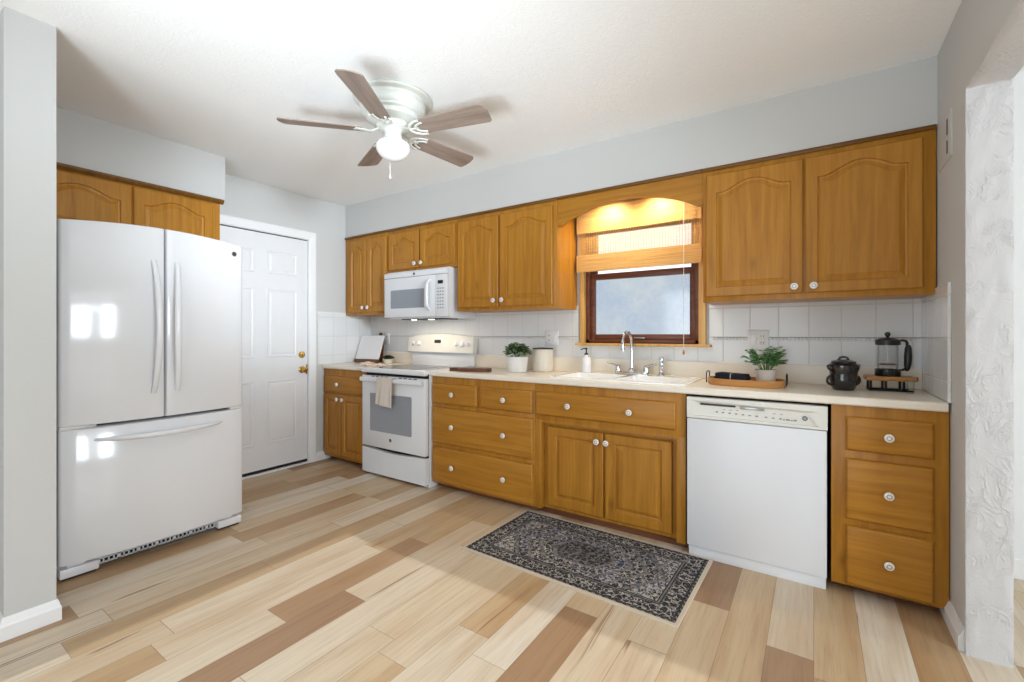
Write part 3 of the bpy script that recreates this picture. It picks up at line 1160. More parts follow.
o = drawer(bs, -1.535, -0.633, 0.668, 0.824, [-1.287, -0.89])
for a, b, kx in ((-1.468, -1.077, -1.112), (-1.064, -0.664, -1.05)):
    mb = MB()
    raised_door(mb, a, b, 0.07, 0.592, f_back(YF + 0.0445), 0.0, 0.055)
    o = part('door', mb, 'oak_v', bs, ang=14)
    knob(o, (kx, YF + 0.0245, 0.537), (0, -1, 0))

br = base_thing('three-drawer oak base cabinet right of the dishwasher', 0.068, XR - 0.004, 2.66)
for c, d in ((0.67, 0.825), (0.355, 0.633), (0.056, 0.325)):
    drawer(br, 0.122, 0.423, c, d, [0.273])

# ------------------------------------------------------------------ worktops
CY0, CY1, CZ0, CZ1 = 2.555, 3.1075, 0.876, 0.914


def worktop(label, x0, x1, hole=None):
    t = thing('worktop', label, 'worktop', ((x0 + x1) / 2, 2.84, CZ0))
    mb = MB()

    def edge(y):  # bullnosed front edge strip, extruded along X
        return [(0.03, CZ0), (0.006, CZ0), (0.0, CZ0 + 0.006), (0.0, CZ1 - 0.009), (0.003, CZ1 - 0.003), (0.009, CZ1), (0.03, CZ1)]
    prof = edge(0)
    mb.loft([[(x, CY0 + dy, z) for dy, z in prof] for x in (x0, x1)], cap0=True)
    y0 = CY0 + 0.03
    if hole:
        hx0, hx1, hy0, hy1 = hole
        mb.box(x0, y0, CZ0, hx0, CY1, CZ1)
        mb.box(hx1, y0, CZ0, x1, CY1, CZ1)
        mb.box(hx0, y0, CZ0, hx1, hy0, CZ1)
        mb.box(hx0, hy1, CZ0, hx1, CY1, CZ1)
    else:
        mb.box(x0, y0, CZ0, x1, CY1, CZ1)
    part('slab', mb, 'counter', t)
    return t


SKX0, SKX1, SKY0, SKY1 = -1.465, -0.59, 2.585, 3.085
worktop('long cream worktop over the drawer, sink and dishwasher units', -2.488, XR - 0.011, (SKX0 + 0.02, SKX1 - 0.02, SKY0 + 0.02, SKY1 - 0.02))
worktop('short cream worktop in the far corner left of the range', XL + 0.01, -3.262)

mb = MB()
mb.box(-2.488, 3.108, CZ1, XR - 0.010, 3.1305, 1.022, 0.003)
mb.box(XL + 0.01, 3.108, CZ1, -3.262, 3.1305, 1.022, 0.003)
struct('trim_7', mb, 'upstand')

# sink
sk = thing('sink', 'white double-bowl drop-in sink under the window', 'sink', (-1.03, 2.83, 0.914))
mb = MB()
zr = 0.924
bowls = [(SKX0 + 0.04, -1.045, SKY0 + 0.035, SKY1 - 0.105), (-1.015, SKX1 - 0.04, SKY0 + 0.035, SKY1 - 0.105)]
# rim plate as strips around the bowls (rounded outer edge)
out = rrect(SKX0, SKY0, SKX1, SKY1, 0.035)
inn = rrect(SKX0 + 0.008, SKY0 + 0.008, SKX1 - 0.008, SKY1 - 0.008, 0.03)
mb.loft([[(x, y, 0.9145) for x, y in out], [(x, y, zr - 0.003) for x, y in out], [(x, y, zr) for x, y in inn]], cap1=False)
bx0, bx1, by0, by1 = bowls[0][0], bowls[1][1], bowls[0][2], bowls[0][3]
rect_n = len(inn)


def rect_loop(x0, y0, x1, y1, r, z):
    return [(x, y, z) for x, y in rrect(x0, y0, x1, y1, r)]


mb.loft([[(x, y, zr) for x, y in inn], rect_loop(bx0, by0, bx1, by1, 0.03, zr)], cap1=False)
mb.box(-1.05, by0, zr - 0.012, -1.01, by1, zr, 0.004)
part('rim', mb, 'sink', sk)
for (a, b, c, d) in bowls:
    mb = MB()
    mb.loft([rect_loop(a, c, b, d, 0.03, zr - 0.001), rect_loop(a + 0.004, c + 0.004, b - 0.004, d - 0.004, 0.03, zr - 0.02),
             rect_loop(a + 0.012, c + 0.012, b - 0.012, d - 0.012, 0.04, 0.78), rect_loop(a + 0.05, c + 0.05, b - 0.05, d - 0.05, 0.04, 0.75)])
    bo = part('bowl', mb, 'sink', sk)
    mb = MB()
    mb.lathe([(0, 0.752), (0.03, 0.752), (0.042, 0.7525), (0.044, 0.751)], Matrix.Translation(((a + b) / 2, (c + d) / 2, 0)), 24)
    part('drain', mb, 'steel', bo)

# faucet
fa = thing('faucet', 'chrome gooseneck faucet with two lever handles behind the sink', 'faucet', (-1.045, 3.04, zr))
fxc, fy = -1.045, 3.04
mb = MB()
base = rrect(fxc - 0.118, fy - 0.026, fxc + 0.118, fy + 0.026, 0.025)
mb.loft([[(x, y, zr + 0.0005) for x, y in base], [(x, y, zr + 0.012) for x, y in base],
         [(fxc + (x - fxc) * 0.96, fy + (y - fy) * 0.8, zr + 0.018) for x, y in base]])
part('base_plate', mb, 'chrome', fa)
mb = MB()
pts = [(fxc, fy, zr + 0.016), (fxc, fy, zr + 0.05), (fxc, fy, 1.13)]
rr_ = 0.088
for k in range(1, 13):
    a = PI * k / 12
    pts.append((fxc, fy - rr_ + rr_ * math.cos(a), 1.13 + rr_ * math.sin(a)))
pts.append((fxc, fy - 2 * rr_, 1.105))
mb.tube(pts, [0.017, 0.0125] + [0.0105] * (len(pts) - 2), 14)
mb.lathe([(0.022, zr + 0.016), (0.022, zr + 0.035), (0.014, zr + 0.045), (0.013, zr + 0.046)], Matrix.Translation((fxc, fy, 0)), 20)
mb.lathe([(0.0115, 1.108), (0.013, 1.104), (0.013, 1.092), (0, 1.092)], Matrix.Translation((fxc, fy - 2 * rr_, 0)), 16)
part('spout', mb, 'chrome', fa)
for sgn in (-1, 1):
    hx = fxc + sgn * 0.1
    mb = MB()
    mb.lathe([(0.02, zr + 0.014), (0.021, zr + 0.03), (0.015, zr + 0.046), (0.017, zr + 0.055), (0.012, zr + 0.064), (0, zr + 0.066)], Matrix.Translation((hx, fy, 0)), 18)
    mb.tube([(hx, fy, zr + 0.056), (hx + sgn * 0.03, fy - 0.012, zr + 0.066), (hx + sgn * 0.075, fy - 0.03, zr + 0.078)], [0.007, 0.006, 0.0075], 10)
    part('lever_handle', mb, 'chrome', fa)

mb = MB()
sxp = (-0.842, 3.035)
mb.lathe([(0, zr + 0.0005), (0.024, zr + 0.0005), (0.024, zr + 0.008), (0.016, zr + 0.018), (0.0125, zr + 0.03), (0.0165, zr + 0.045), (0.0165, zr + 0.06), (0.012, zr + 0.068),
          (0.0145, zr + 0.09), (0.0165, zr + 0.115), (0.012, zr + 0.128), (0, zr + 0.13)], Matrix.Translation((*sxp, 0)), 18)
mb.tube([(sxp[0], sxp[1] - 0.01, zr + 0.115), (sxp[0], sxp[1] - 0.028, zr + 0.118)], 0.007, 10)
tag(link_mesh('sink_sprayer', mb, 'chrome', org=(*sxp, zr)), 'chrome pull-out sprayer standing right of the faucet', 'sprayer')

# soap bottle on the left rear of the sink
sb = thing('soap_bottle', 'pale translucent soap bottle with a dark pump at the left rear of the sink', 'bottle', (-1.385, 3.04, zr))
mb = MB()
sbx = Matrix.Translation((-1.385, 3.04, zr + 0.0005))
mb.lathe([(0, 0), (0.03, 0), (0.033, 0.004), (0.033, 0.095), (0.028, 0.108), (0.014, 0.116), (0.013, 0.126), (0, 0.126)], sbx, 24)
M['soap'] = plain('milky_soap_bottle', rgb(236, 236, 240), 0.1, 0, 0.5)
part('bottle', mb, 'soap', sb)
mb = MB()
mb.lathe([(0.0145, 0.1265), (0.0145, 0.137), (0.006, 0.139), (0.005, 0.165), (0.01, 0.167), (0.01, 0.176), (0, 0.178)], sbx, 16)
mb.tube([(-1.385, 3.04, zr + 0.172), (-1.40, 3.025, zr + 0.172), (-1.415, 3.01, zr + 0.164)], 0.004, 8)
part('pump', mb, 'dark_plastic', sb)

# ------------------------------------------------------------------ refrigerator
FR = thing('refrigerator', 'white french-door refrigerator with a bottom freezer', 'refrigerator', (-3.4, 0.99, 0))
FY0, FY1, FYC = 0.575, 1.412, 0.992
FXE, BUL = -3.005, 0.045


def fxf(y):
    t = (y - FYC) / 0.415
    return FXE + BUL * (1 - t * t)


def fzt(y):
    t = (y - FYC) / 0.415
    return 1.758 + 0.024 * (1 - t * t)


mb = MB()
mb.box(-3.86, FY0 + 0.004, 0.035, -3.085, FY1 - 0.004, 1.728, 0.008)
part('cabinet', mb, 'appliance_satin', FR)


def curved_front(mb, y0, y1, z0, zt, r=0.012, n=14, xb=-3.078):
    loops = []
    ys = [y0, y0 + r * 0.3, y0 + r] + [y0 + r + (y1 - y0 - 2 * r) * k / n for k in range(1, n)] + [y1 - r, y1 - r * 0.3, y1]
    for y in ys:
        e = min(y - y0, y1 - y)
        sh = 0.0
        if e < r:
            sh = r - math.sqrt(max(0, r * r - (r - e) ** 2))
        xf = fxf(y) - sh
        z1 = zt(y) if callable(zt) else zt
        loops.append([(xb, y, z0), (xf - r, y, z0), (xf - r * 0.3, y, z0 + r * 0.3), (xf, y, z0 + r), (xf, y, z1 - r),
                      (xf - r * 0.3, y, z1 - r * 0.3), (xf - r, y, z1), (xb, y, z1)])
    mb.loft(loops, cap0=True)


FS = 0.988
mb = MB(); curved_front(mb, FY0, FS - 0.004, 0.748, fzt)
fd1 = part('door', mb, 'appliance', FR)
mb = MB(); curved_front(mb, FS + 0.004, FY1, 0.748, fzt)
fd2 = part('door', mb, 'appliance', FR)
mb = MB(); curved_front(mb, FY0, FY1, 0.075, 0.733)
fz_ = part('freezer_drawer', mb, 'appliance', FR)
mb = MB()
mb.box(-3.085, FY0 + 0.01, 0.08, -3.06, FY1 - 0.01, 1.70)
part('door_gasket', mb, 'gap', FR)
# bowed door handles
for dr, yh, sg in ((fd1, FS - 0.042, -1), (fd2, FS + 0.042, 1)):
    mb = MB()
    pts = []
    for k in range(25):
        t = k / 24
        bow = math.sin(PI * t)
        pts.append((fxf(yh) - 0.004 + 0.055 * bow ** 0.6, yh + sg * 0.012 * (1 - bow), 0.885 + 0.715 * t))
    mb.tube(pts, [0.0125 + 0.004 * math.sin(PI * k / 24) for k in range(25)], 12, flat=0.8)
    part('handle', mb, 'appliance', dr)
mb = MB()
pts = []
for k in range(29):
    t = k / 28
    bow = math.sin(PI * t)
    y = 0.70 + 0.58 * t
    pts.append((fxf(y) - 0.006 + 0.05 * bow ** 0.6, y, 0.672 - 0.006 * bow))
mb.tube(pts, [0.008 + 0.013 * math.sin(PI * k / 28) ** 0.5 for k in range(29)], 12, flat=0.75)
part('handle', mb, 'appliance', fz_)
# round maker's emblem
mb = MB()
yl = 1.355
nx = Vector((1, -2 * BUL * 0 + 0.19, 0)).normalized()
knob_lathe(mb, [(0, 0.0), (0.016, 0.0), (0.016, 0.002), (0.0125, 0.0028), (0.012, 0.002), (0, 0.002)], (fxf(yl) - 0.001, yl, 1.700), nx, 24, [0, 0, 0, 1, 1])
part('emblem', mb, ['steel', 'label_dark'], fd2, label='small round grey emblem')
# hinge covers between doors and freezer
for ya, yb in ((FY0 + 0.004, FY0 + 0.14), (FY1 - 0.07, FY1 - 0.004)):
    mb = MB()
    mb.box(-3.07, ya, 0.7335, -3.018, yb, 0.7475, 0.002)
    part('hinge_cover', mb, 'bisque', FR)
# base: two white corner brackets and a slotted grille
for ya, yb in ((FY0 + 0.004, FY0 + 0.15), (FY1 - 0.14, FY1 - 0.004)):
    mb = MB()
    mb.box(-3.30, ya, 0.012, -3.012, yb, 0.058, 0.006)
    mb.box(-3.30, ya + 0.03, 0.056, -3.03, yb - 0.05, 0.072, 0.003)
    ft = part('foot_bracket', mb, 'appliance_satin', FR)
    mb = MB()
    mb.box(-3.28, ya + 0.01, 0.0, -3.03, yb - 0.01, 0.0125)
    part('roller', mb, 'gap', ft)
mb = MB()
mb.box(-3.12, FY0 + 0.15, 0.018, -3.06, FY1 - 0.14, 0.07)
gy0, gy1 = FY0 + 0.155, FY1 - 0.145
ng = 26
for k in range(ng + 1):
    y = gy0 + (gy1 - gy0) * k / ng
    mb.box(-3.06, y - (0.007 if k % 4 == 0 else 0.0025), 0.018, -3.05, y + (0.007 if k % 4 == 0 else 0.0025), 0.07, 0, 1)
for z in (0.018, 0.042, 0.064):
    mb.box(-3.06, gy0, z, -3.05, gy1, z + 0.006, 0, 1)
part('base_grille', mb, ['gap', 'appliance_satin'], FR)

# ------------------------------------------------------------------ range
RG = thing('range', 'white electric range with a black glass cooktop', 'range', (-2.88, 2.8, 0))
RX0, RX1 = -3.258, -2.494
mb = MB()
mb.box(RX0, 2.56, 0.03, RX1, 3.10, 0.885, 0.003)
mb.box(RX0, 2.555, 0.0, RX0 + 0.06, 3.05, 0.03)
mb.box(RX1 - 0.06, 2.555, 0.0, RX1, 3.05, 0.03)
part('body', mb, 'appliance_satin', RG)
mb = MB()
mb.box(RX0 + 0.01, 2.548, 0.012, RX1 - 0.01, 2.561, 0.89)
part('front_gap', mb, 'gap', RG)
# cooktop: white bullnosed trim frame and glass inset
mb = MB()
mb.box(RX0, 2.50, 0.874, RX1, 2.545, 0.917, 0.012, 0, 3)
mb.box(RX0, 2.535, 0.886, RX0 + 0.028, 3.09, 0.917, 0.004)
mb.box(RX1 - 0.028, 2.535, 0.886, RX1, 3.09, 0.917, 0.004)
mb.box(RX0, 3.05, 0.886, RX1, 3.10, 0.917, 0.004)
mb.box(RX0 + 0.02, 2.53, 0.886, RX1 - 0.02, 3.06, 0.911)
ct = part('cooktop', mb, 'appliance', RG)
mb = MB()
mb.box(RX0 + 0.026, 2.543, 0.911, RX1 - 0.026, 3.052, 0.9155)
cg = part('glass', mb, 'cooktop_glass', ct, label='black cooktop glass')
for (cx, cy, r) in ((-3.06, 2.68, 0.1), (-2.70, 2.68, 0.115), (-3.06, 2.92, 0.09), (-2.70, 2.92, 0.085)):
    mb = MB()
    mb.lathe([(r, 0.9156), (r, 0.9160), (r - 0.003, 0.9160), (r - 0.003, 0.9156)], Matrix.Translation((cx, cy, 0)), 40)
    part('burner_ring', mb, 'grey_plastic', cg)
# oven door
mb = MB()
mb.box(RX0 + 0.004, 2.51, 0.247, RX1 - 0.004, 2.552, 0.852, 0.006)
od = part('oven_door', mb, 'appliance', RG)
mb = MB()
wl = rrect(-3.148, 0.384, -2.645, 0.702, 0.012)
mb.loft([[(x, 2.5125, z) for x, z in wl], [(x, 2.5085, z) for x, z in wl]])
part('window', mb, 'oven_glass', od, label='grey oven window')
mb = MB()
hl = []
for k in range(21):
    t = k / 20
    x = RX0 + 0.012 + (RX1 - RX0 - 0.024) * t
    hl.append((x, 2.488 - 0.010 * math.sin(PI * t), 0.818))
prof = [(-0.004, 0.018), (0.004, 0.02), (0.011, 0.012), (0.011, -0.010), (0.004, -0.017), (-0.004, -0.015)]
mb.loft([[(x, y - a, z + b) for a, b in prof] for x, y, z in hl], cap0=True)
mb.box(RX0 + 0.012, 2.486, 0.803, RX0 + 0.05, 2.514, 0.837, 0.004)
mb.box(RX1 - 0.05, 2.486, 0.803, RX1 - 0.012, 2.514, 0.837, 0.004)
part('handle', mb, 'appliance', od)
for ks in ((0, 1, 2, 3), (6, 7, 8, 9)):
    mb = MB()
    for k in ks:
        x = RX0 + 0.13 + k * 0.056
        mb.box(x, 2.508, 0.842, x + 0.038, 2.512, 0.8485)
    part('vent_slots', mb, 'gap', od)
mb = MB()
knob_lathe(mb, [(0, 0), (0.014, 0), (0.014, 0.0016), (0.011, 0.0022), (0, 0.0022)], (-2.895, 2.5105, 0.325), (0, -1, 0), 20, [0, 0, 0, 1])
part('emblem', mb, ['label_dark', 'steel'], od, label='small round grey emblem')
mb = MB()
# storage drawer with the dipped finger-pull along its top edge
poly = [(RX0 + 0.004, 0.022), (RX1 - 0.004, 0.022), (RX1 - 0.004, 0.232)]
for k in range(1, 20):
    t = k / 20
    q = math.sin(PI * t)
    poly.append((RX1 - 0.004 + (RX0 - RX1 + 0.008) * t, 0.232 - 0.016 * q ** 2))
poly.append((RX0 + 0.004, 0.232))
mb.prism(poly, lambda u, v, d: (u, 2.553 - d, v), 0.0, 0.04)
part('storage_drawer', mb, 'appliance', RG)
# backguard: white riser and a leaning control panel with an arched top
mb = MB()
mb.box(-3.232, 3.076, 0.9175, -2.468, 3.1065, 1.05, 0.003)
bgp = part('backguard', mb, 'appliance_satin', RG)
mb = MB()


def ctl(u, v, d):
    return (u, 3.064 + (v - 1.03) * 0.10 - d, v)


BX0, BX1 = -3.272, -2.458
poly = [(BX0, 1.035), (BX1, 1.03), (BX1, 1.172)]
for k in range(1, 24):
    t = k / 24
    poly.append((BX1 + (BX0 - BX1) * t, 1.172 + 0.034 * math.sin(PI * t) ** 0.8))
poly.append((BX0, 1.172))
cx_, cz_ = (BX0 + BX1) / 2, 1.11
sm = lambda q: [(cx_ + (u - cx_) * q, cz_ + (v - cz_) * (q - 0.02)) for u, v in poly]
mb.loft([[ctl(u, v, -0.044) for u, v in poly], [ctl(u, v, 0.0) for u, v in poly], [ctl(u, v, 0.012) for u, v in sm(0.985)]], cap0=True)
cp = part('control_panel', mb, 'bisque', RG, label='cream control panel with arched top')
for kx in (-3.20, -3.12, -2.66, -2.585, -2.52):
    mb = MB()
    p = ctl(kx, 1.115, 0.012)
    r = 0.03 if kx > -2.6 and kx < -2.55 else 0.023
    knob_lathe(mb, [(0, 0), (r, 0), (r, 0.004), (r * 0.8, 0.007), (r * 0.7, 0.022), (0, 0.024)], p, (0, -1, 0.1), 20)
    part('control_knob', mb, 'white_plastic', cp)
mb = MB()
mb.loft([[ctl(u, v, 0.011) for u, v in rrect(-2.925, 1.12, -2.845, 1.15, 0.006)], [ctl(u, v, 0.0135) for u, v in rrect(-2.925, 1.12, -2.845, 1.15, 0.006)]])
part('clock_display', mb, 'black', cp, label='black clock display')

# towel over the oven door handle
tw = MB()
tx0, tx1 = -2.995, -2.812


def towel_pt(u, v):
    # v runs from behind the handle, over it and down the front
    x = tx0 + (tx1 - tx0) * u
    wave = 0.006 * math.sin(u * 9.4 + 0.6) + 0.003 * math.sin(u * 21 + v * 5)
    L = v * 0.40
    if L < 0.14:
        z = 0.70 + L
        y = 2.500 + wave * 0.1
    elif L < 0.18:
        a = (L - 0.14) / 0.04 * PI
        z = 0.842 + 0.004 * math.sin(a)
        y = 2.476 + 0.022 * math.cos(a)
    else:
        q = (L - 0.18) / 0.22
        z = 0.842 - (L - 0.18) - 0.016 * u * q
        y = 2.454 + wave * (0.2 + 0.7 * q) - 0.004 * q
        x += (u - 0.5) * 0.012 * q - 0.008 * q
    return (x, y, z)


tw.grid(towel_pt, 26, 40)
to = link_mesh('dish_towel', tw, 'towel', org=(-2.95, 2.46, 0.84))
md = to.modifiers.new('thickness', 'SOLIDIFY'); md.thickness = 0.004; md.offset = 0
tag(to, 'oatmeal linen dish towel draped over the oven door handle', 'towel')

# ------------------------------------------------------------------ microwave
MW = thing('microwave', 'white over-the-range microwave under the short cabinet', 'microwave', (-2.86, 2.9, 1.345))
mx0, mx1 = -3.242, -2.484
mb = MB()
mb.box(mx0, 2.772, 1.352, mx1, 3.128, 1.758, 0.003)
part('body', mb, 'appliance_satin', MW)
mb = MB()
mb.box(mx0 + 0.02, 2.79, 1.338, mx1 - 0.006, 3.125, 1.3525)
part('underside', mb, 'appliance_satin', MW)
mb = MB()
mb.box(mx0 + 0.16, 2.80, 1.330, mx1 - 0.10, 3.0, 1.3385, 0.002)
up = part('vent_filter', mb, 'dark_plastic', MW)
for xx in (-2.95, -2.74):
    mb = MB()
    mb.lathe([(0, 1.327), (0.024, 1.327), (0.026, 1.331)], Matrix.Translation((xx, 2.83, 0)), 20)
    part('hood_lamp', mb, 'lamp', up)
mb = MB()
mb.box(mx0, 2.742, 1.35, -2.612, 2.774, 1.6985, 0.005)
dm = part('door', mb, 'appliance', MW)
mb = MB()
mb.box(-2.610, 2.742, 1.35, mx1, 2.774, 1.6985, 0.005)
pm = part('control_panel', mb, 'appliance', MW)
mb = MB()
mb.box(mx0, 2.738, 1.7005, mx1, 2.774, 1.745, 0.006)
vm = part('vent_trim', mb, 'appliance', MW)
mb = MB()
wl = rrect(-3.155, 1.43, -2.738, 1.592, 0.008)
mb.loft([[(x, 2.7425, z) for x, z in wl], [(x, 2.7405, z) for x, z in wl]])
part('window', mb, 'mw_glass', dm, label='grey door window')
mb = MB()
hz = [(1.405 + 0.255 * k / 16) for k in range(17)]
mb.tube([(-2.668, 2.742 - 0.042 * min(1, math.sin(PI * k / 16) * 2.2 + 0.05), hz[k]) for k in range(17)], 0.0135, 12)
part('handle', mb, 'appliance', dm)
mb = MB()
mb.box(-2.582, 2.7405, 1.62, -2.525, 2.7425, 1.648)
part('display', mb, 'black', pm, label='black display')
mb = MB()
for r in range(7):
    for c in range(3):
        mb.box(-2.588 + c * 0.027, 2.7410, 1.415 + r * 0.027, -2.572 + c * 0.027, 2.7425, 1.425 + r * 0.027)
part('keypad', mb, 'grey_plastic', pm)
mb = MB()
knob_lathe(mb, [(0, 0), (0.012, 0), (0.012, 0.0016), (0, 0.0018)], (-2.857, 2.7385, 1.722), (0, -1, 0), 20)
part('emblem', mb, 'label_dark', vm, label='small round dark emblem')

# ------------------------------------------------------------------ dishwasher
DW = thing('dishwasher', 'white dishwasher between the sink cabinet and the three-drawer cabinet', 'dishwasher', (-0.257, 2.85, 0))
qx0, qx1 = -0.572, 0.054
mb = MB()
mb.box(qx0 + 0.01, 2.60, 0.02, qx1 - 0.01, 3.10, 0.868)
part('tub', mb, 'gap', DW)
mb = MB()
mb.box(qx0, 2.556, 0.060, qx1 - 0.003, 2.602, 0.747, 0.004)
dd = part('door', mb, 'appliance_satin', DW)
mb = MB()
yp = 2.556
# control panel as a frame with a chamfered sunken field that tapers toward the right
o_ = [(qx0 - 0.002, 0.750), (qx1, 0.750), (qx1, 0.862), (qx0 - 0.002, 0.862)]
i1 = [(qx0 + 0.018, 0.764), (qx1 - 0.03, 0.764), (qx1 - 0.03, 0.834), (qx0 + 0.018, 0.846)]
i2 = [(qx0 + 0.03, 0.766), (qx1 - 0.04, 0.766), (qx1 - 0.085, 0.824), (qx0 + 0.055, 0.832)]
mk = lambda L, y: [(u, y, v) for u, v in L]
mb.loft([mk(o_, 2.60), mk(o_, yp + 0.003), mk([(u + (0.003 if u < 0 else -0.003), v + (0.003 if v < 0.8 else -0.003)) for u, v in o_], yp), mk(i1, yp), mk(i2, yp + 0.012)], cap0=True)
cpan = part('control_panel', mb, 'bisque', DW)
mb = MB()
mb.box(-0.505, 2.5625, 0.823, -0.335, 2.5695, 0.832, 0.001)
mb.box(-0.31, 2.5625, 0.817, -0.205, 2.5695, 0.829, 0.001, 1)
part('latch_slot', mb, ['dark_plastic', 'steel'], cpan)
def print_row(items):
    for x, z, w, h in items:
        mb = MB()
        mb.box(x, 2.5668, z, x + w, 2.5682, z + h)
        part('button', mb, 'print', cpan)


bx_ = [-0.43 + k * 0.031 + (0.01 if k > 6 else 0) for k in range(12)]
print_row([(bx_[k], 0.789 - 0.0008 * k, 0.011, 0.0055) for k in range(7)])
print_row([(bx_[k], 0.789 - 0.0008 * k, 0.011, 0.0055) for k in range(7, 12)])
print_row([(bx_[k] + 0.004, 0.806, 0.012, 0.0025) for k in (1, 2, 3)])
print_row([(bx_[k] + 0.004, 0.806, 0.012, 0.0025) for k in (8, 9)])
print_row([(-0.125 + k * 0.011, 0.779, 0.008, 0.0045) for k in range(5)])
mb = MB()
knob_lathe(mb, [(0, 0), (0.0115, 0), (0.0115, 0.001), (0.0085, 0.001), (0.0075, 0.0006), (0, 0.0006)], (-0.035, 2.568, 0.797), (0, -1, 0), 20, [0, 0, 0, 1, 1])
part('emblem', mb, ['label_dark', 'grey_plastic'], cpan, label='small round grey emblem')
mb = MB()
mb.box(qx0 + 0.006, 2.572, 0.0, qx1 - 0.006, 2.60, 0.058, 0.002)
part('toe_panel', mb, 'appliance_satin', DW)

# ------------------------------------------------------------------ ceiling fan
FX, FYY = -1.92, 1.685
CF = thing('ceiling_fan', 'white hugger ceiling fan with five weathered grey-brown blades and a globe light', 'fan', (FX, FYY, ZC))
Tm = Matrix.Translation((FX, FYY, 0))
mb = MB()
mb.lathe([(0, ZC - 0.0005), (0.205, ZC - 0.0005), (0.212, ZC - 0.008), (0.205, ZC - 0.017), (0.178, ZC - 0.022), (0.172, ZC - 0.032), (0.176, ZC - 0.055), (0.168, ZC - 0.075),
          (0.158, ZC - 0.082), (0.158, ZC - 0.092), (0.14, ZC - 0.098), (0.135, ZC - 0.118), (0.10, ZC - 0.132), (0, ZC - 0.135)], Tm, 48)
M['fan_white'] = plain('fan_white_enamel', rgb(206, 207, 200), 0.4)
part('motor_housing', mb, 'fan_white', CF)
mb = MB()
ZBL = 2.313
mb.lathe([(0, ZC - 0.134), (0.085, ZC - 0.134), (0.092, 2.345), (0.085, 2.325), (0.05, 2.315), (0.044, 2.305), (0.048, 2.285), (0.052, 2.268), (0.062, 2.262), (0.062, 2.254), (0, 2.254)], Tm, 32)
part('light_fitter', mb, 'fan_white', CF)
mb = MB()
prof = [(0, 2.156)]
for k in range(1, 13):
    a = PI * 0.5 * k / 12
    prof.append((0.092 * math.sin(a), 2.232 - 0.076 * math.cos(a)))
prof += [(0.088, 2.245), (0.076, 2.255), (0.06, 2.2565)]
mb.lathe(prof, Tm, 32)
part('globe', mb, 'globe', CF, label='frosted white globe shade')
PITCH = math.radians(-13)
for k in range(5):
    a = math.radians(11.5 + 72 * k)
    Rz = Tm @ Matrix.Translation((0, 0, ZBL)) @ Matrix.Rotation(a, 4, 'Z') @ Matrix.Rotation(PITCH, 4, 'X')
    # blade outline: rounded tip with clipped corner
    pts = [(0.158, -0.044), (0.175, -0.054), (0.30, -0.058), (0.53, -0.066), (0.556, -0.064), (0.569, -0.05), (0.579, -0.01), (0.577, 0.03), (0.571, 0.058), (0.559, 0.066), (0.30, 0.058), (0.175, 0.054), (0.158, 0.044)]
    mb = MB()
    mb.loft([[Rz @ Vector((x, y, -0.003)) for x, y in pts], [Rz @ Vector((x, y, 0.003)) for x, y in pts]], cap0=True)
    # keep local grain along the blade: build in its own frame
    bl_o = MB()
    bl_o.loft([[Vector((x, y, -0.003)) for x, y in pts], [Vector((x, y, 0.003)) for x, y in pts]], cap0=True)
    mb.bm.free()
    me_parent = CF
    bm_ = bl_o.bm
    bmesh.ops.recalc_face_normals(bm_, faces=bm_.faces)
    me = bpy.data.meshes.new('blade')
    bm_.to_mesh(me); bm_.free()
    me.materials.append(M['blade'])
    ob = bpy.data.objects.new('blade', me)
    COL.objects.link(ob)
    ob.parent = CF
    loc = Rz.copy()
    loc.translation -= Vector((FX, FYY, ZC))
    ob.matrix_local = loc
    # scrolled blade iron: two curled straps and a mounting tongue under the blade
    mb = MB()
    hub = [Vector((0.075, 0, 0.012)), Vector((0.10, 0, 0.0)), Vector((0.125, 0, -0.008)), Vector((0.165, 0, -0.009))]
    mb.tube([Rz @ p for p in hub], [0.013, 0.011, 0.010, 0.008], 8, flat=0.5)
    for sg in (-1, 1):
        curl = []
        for q in range(9):
            th = 1.5 * q / 8
            curl.append(Vector((0.200 - 0.085 * math.cos(th), sg * (0.054 * math.sin(th)), -0.009)))
        mb.tube([Rz @ p for p in curl], 0.0095, 8, flat=0.45)
        curl2 = []
        for q in range(8):
            th = 1.45 * q / 7
            curl2.append(Vector((0.212 - 0.060 * math.cos(th), sg * (0.034 * math.sin(th)), -0.009)))
        mb.tube([Rz @ p for p in curl2], 0.008, 8, flat=0.45)
    part('blade_iron', mb, 'fan_white', CF)
mb = MB()
px, py = FX + 0.0, FYY + 0.10
mb.tube([(FX - 0.045, FYY + 0.035, 2.262), (FX - 0.092, FYY + 0.06, 2.258), (FX - 0.098, FYY + 0.064, 2.20), (FX - 0.098, FYY + 0.064, 2.12)], 0.0014, 6)
mb.lathe([(0, 2.092), (0.005, 2.096), (0.006, 2.106), (0.003, 2.118), (0, 2.122)], Matrix.Translation((FX - 0.098, FYY + 0.064, 0)), 10)
part('pull_chain', mb, 'white_plastic', CF)

# small hook screwed into the ceiling
mb = MB()
hx, hy = -2.62, 2.26
mb.lathe([(0, ZC - 0.0005), (0.012, ZC - 0.0005), (0.012, ZC - 0.005), (0, ZC - 0.006)], Matrix.Translation((hx, hy, 0)), 12)
mb.tube([(hx, hy, ZC - 0.004), (hx, hy, ZC - 0.02)] + [(hx + 0.012 * math.sin(a), hy, ZC - 0.032 + 0.012 * math.cos(a)) for a in [0.3 + 0.5 * k for k in range(9)]], 0.003, 8)
tag(link_mesh('ceiling_hook', mb, 'white_plastic', org=(hx, hy, ZC)), 'small white hook in the ceiling beyond the fan', 'hook')

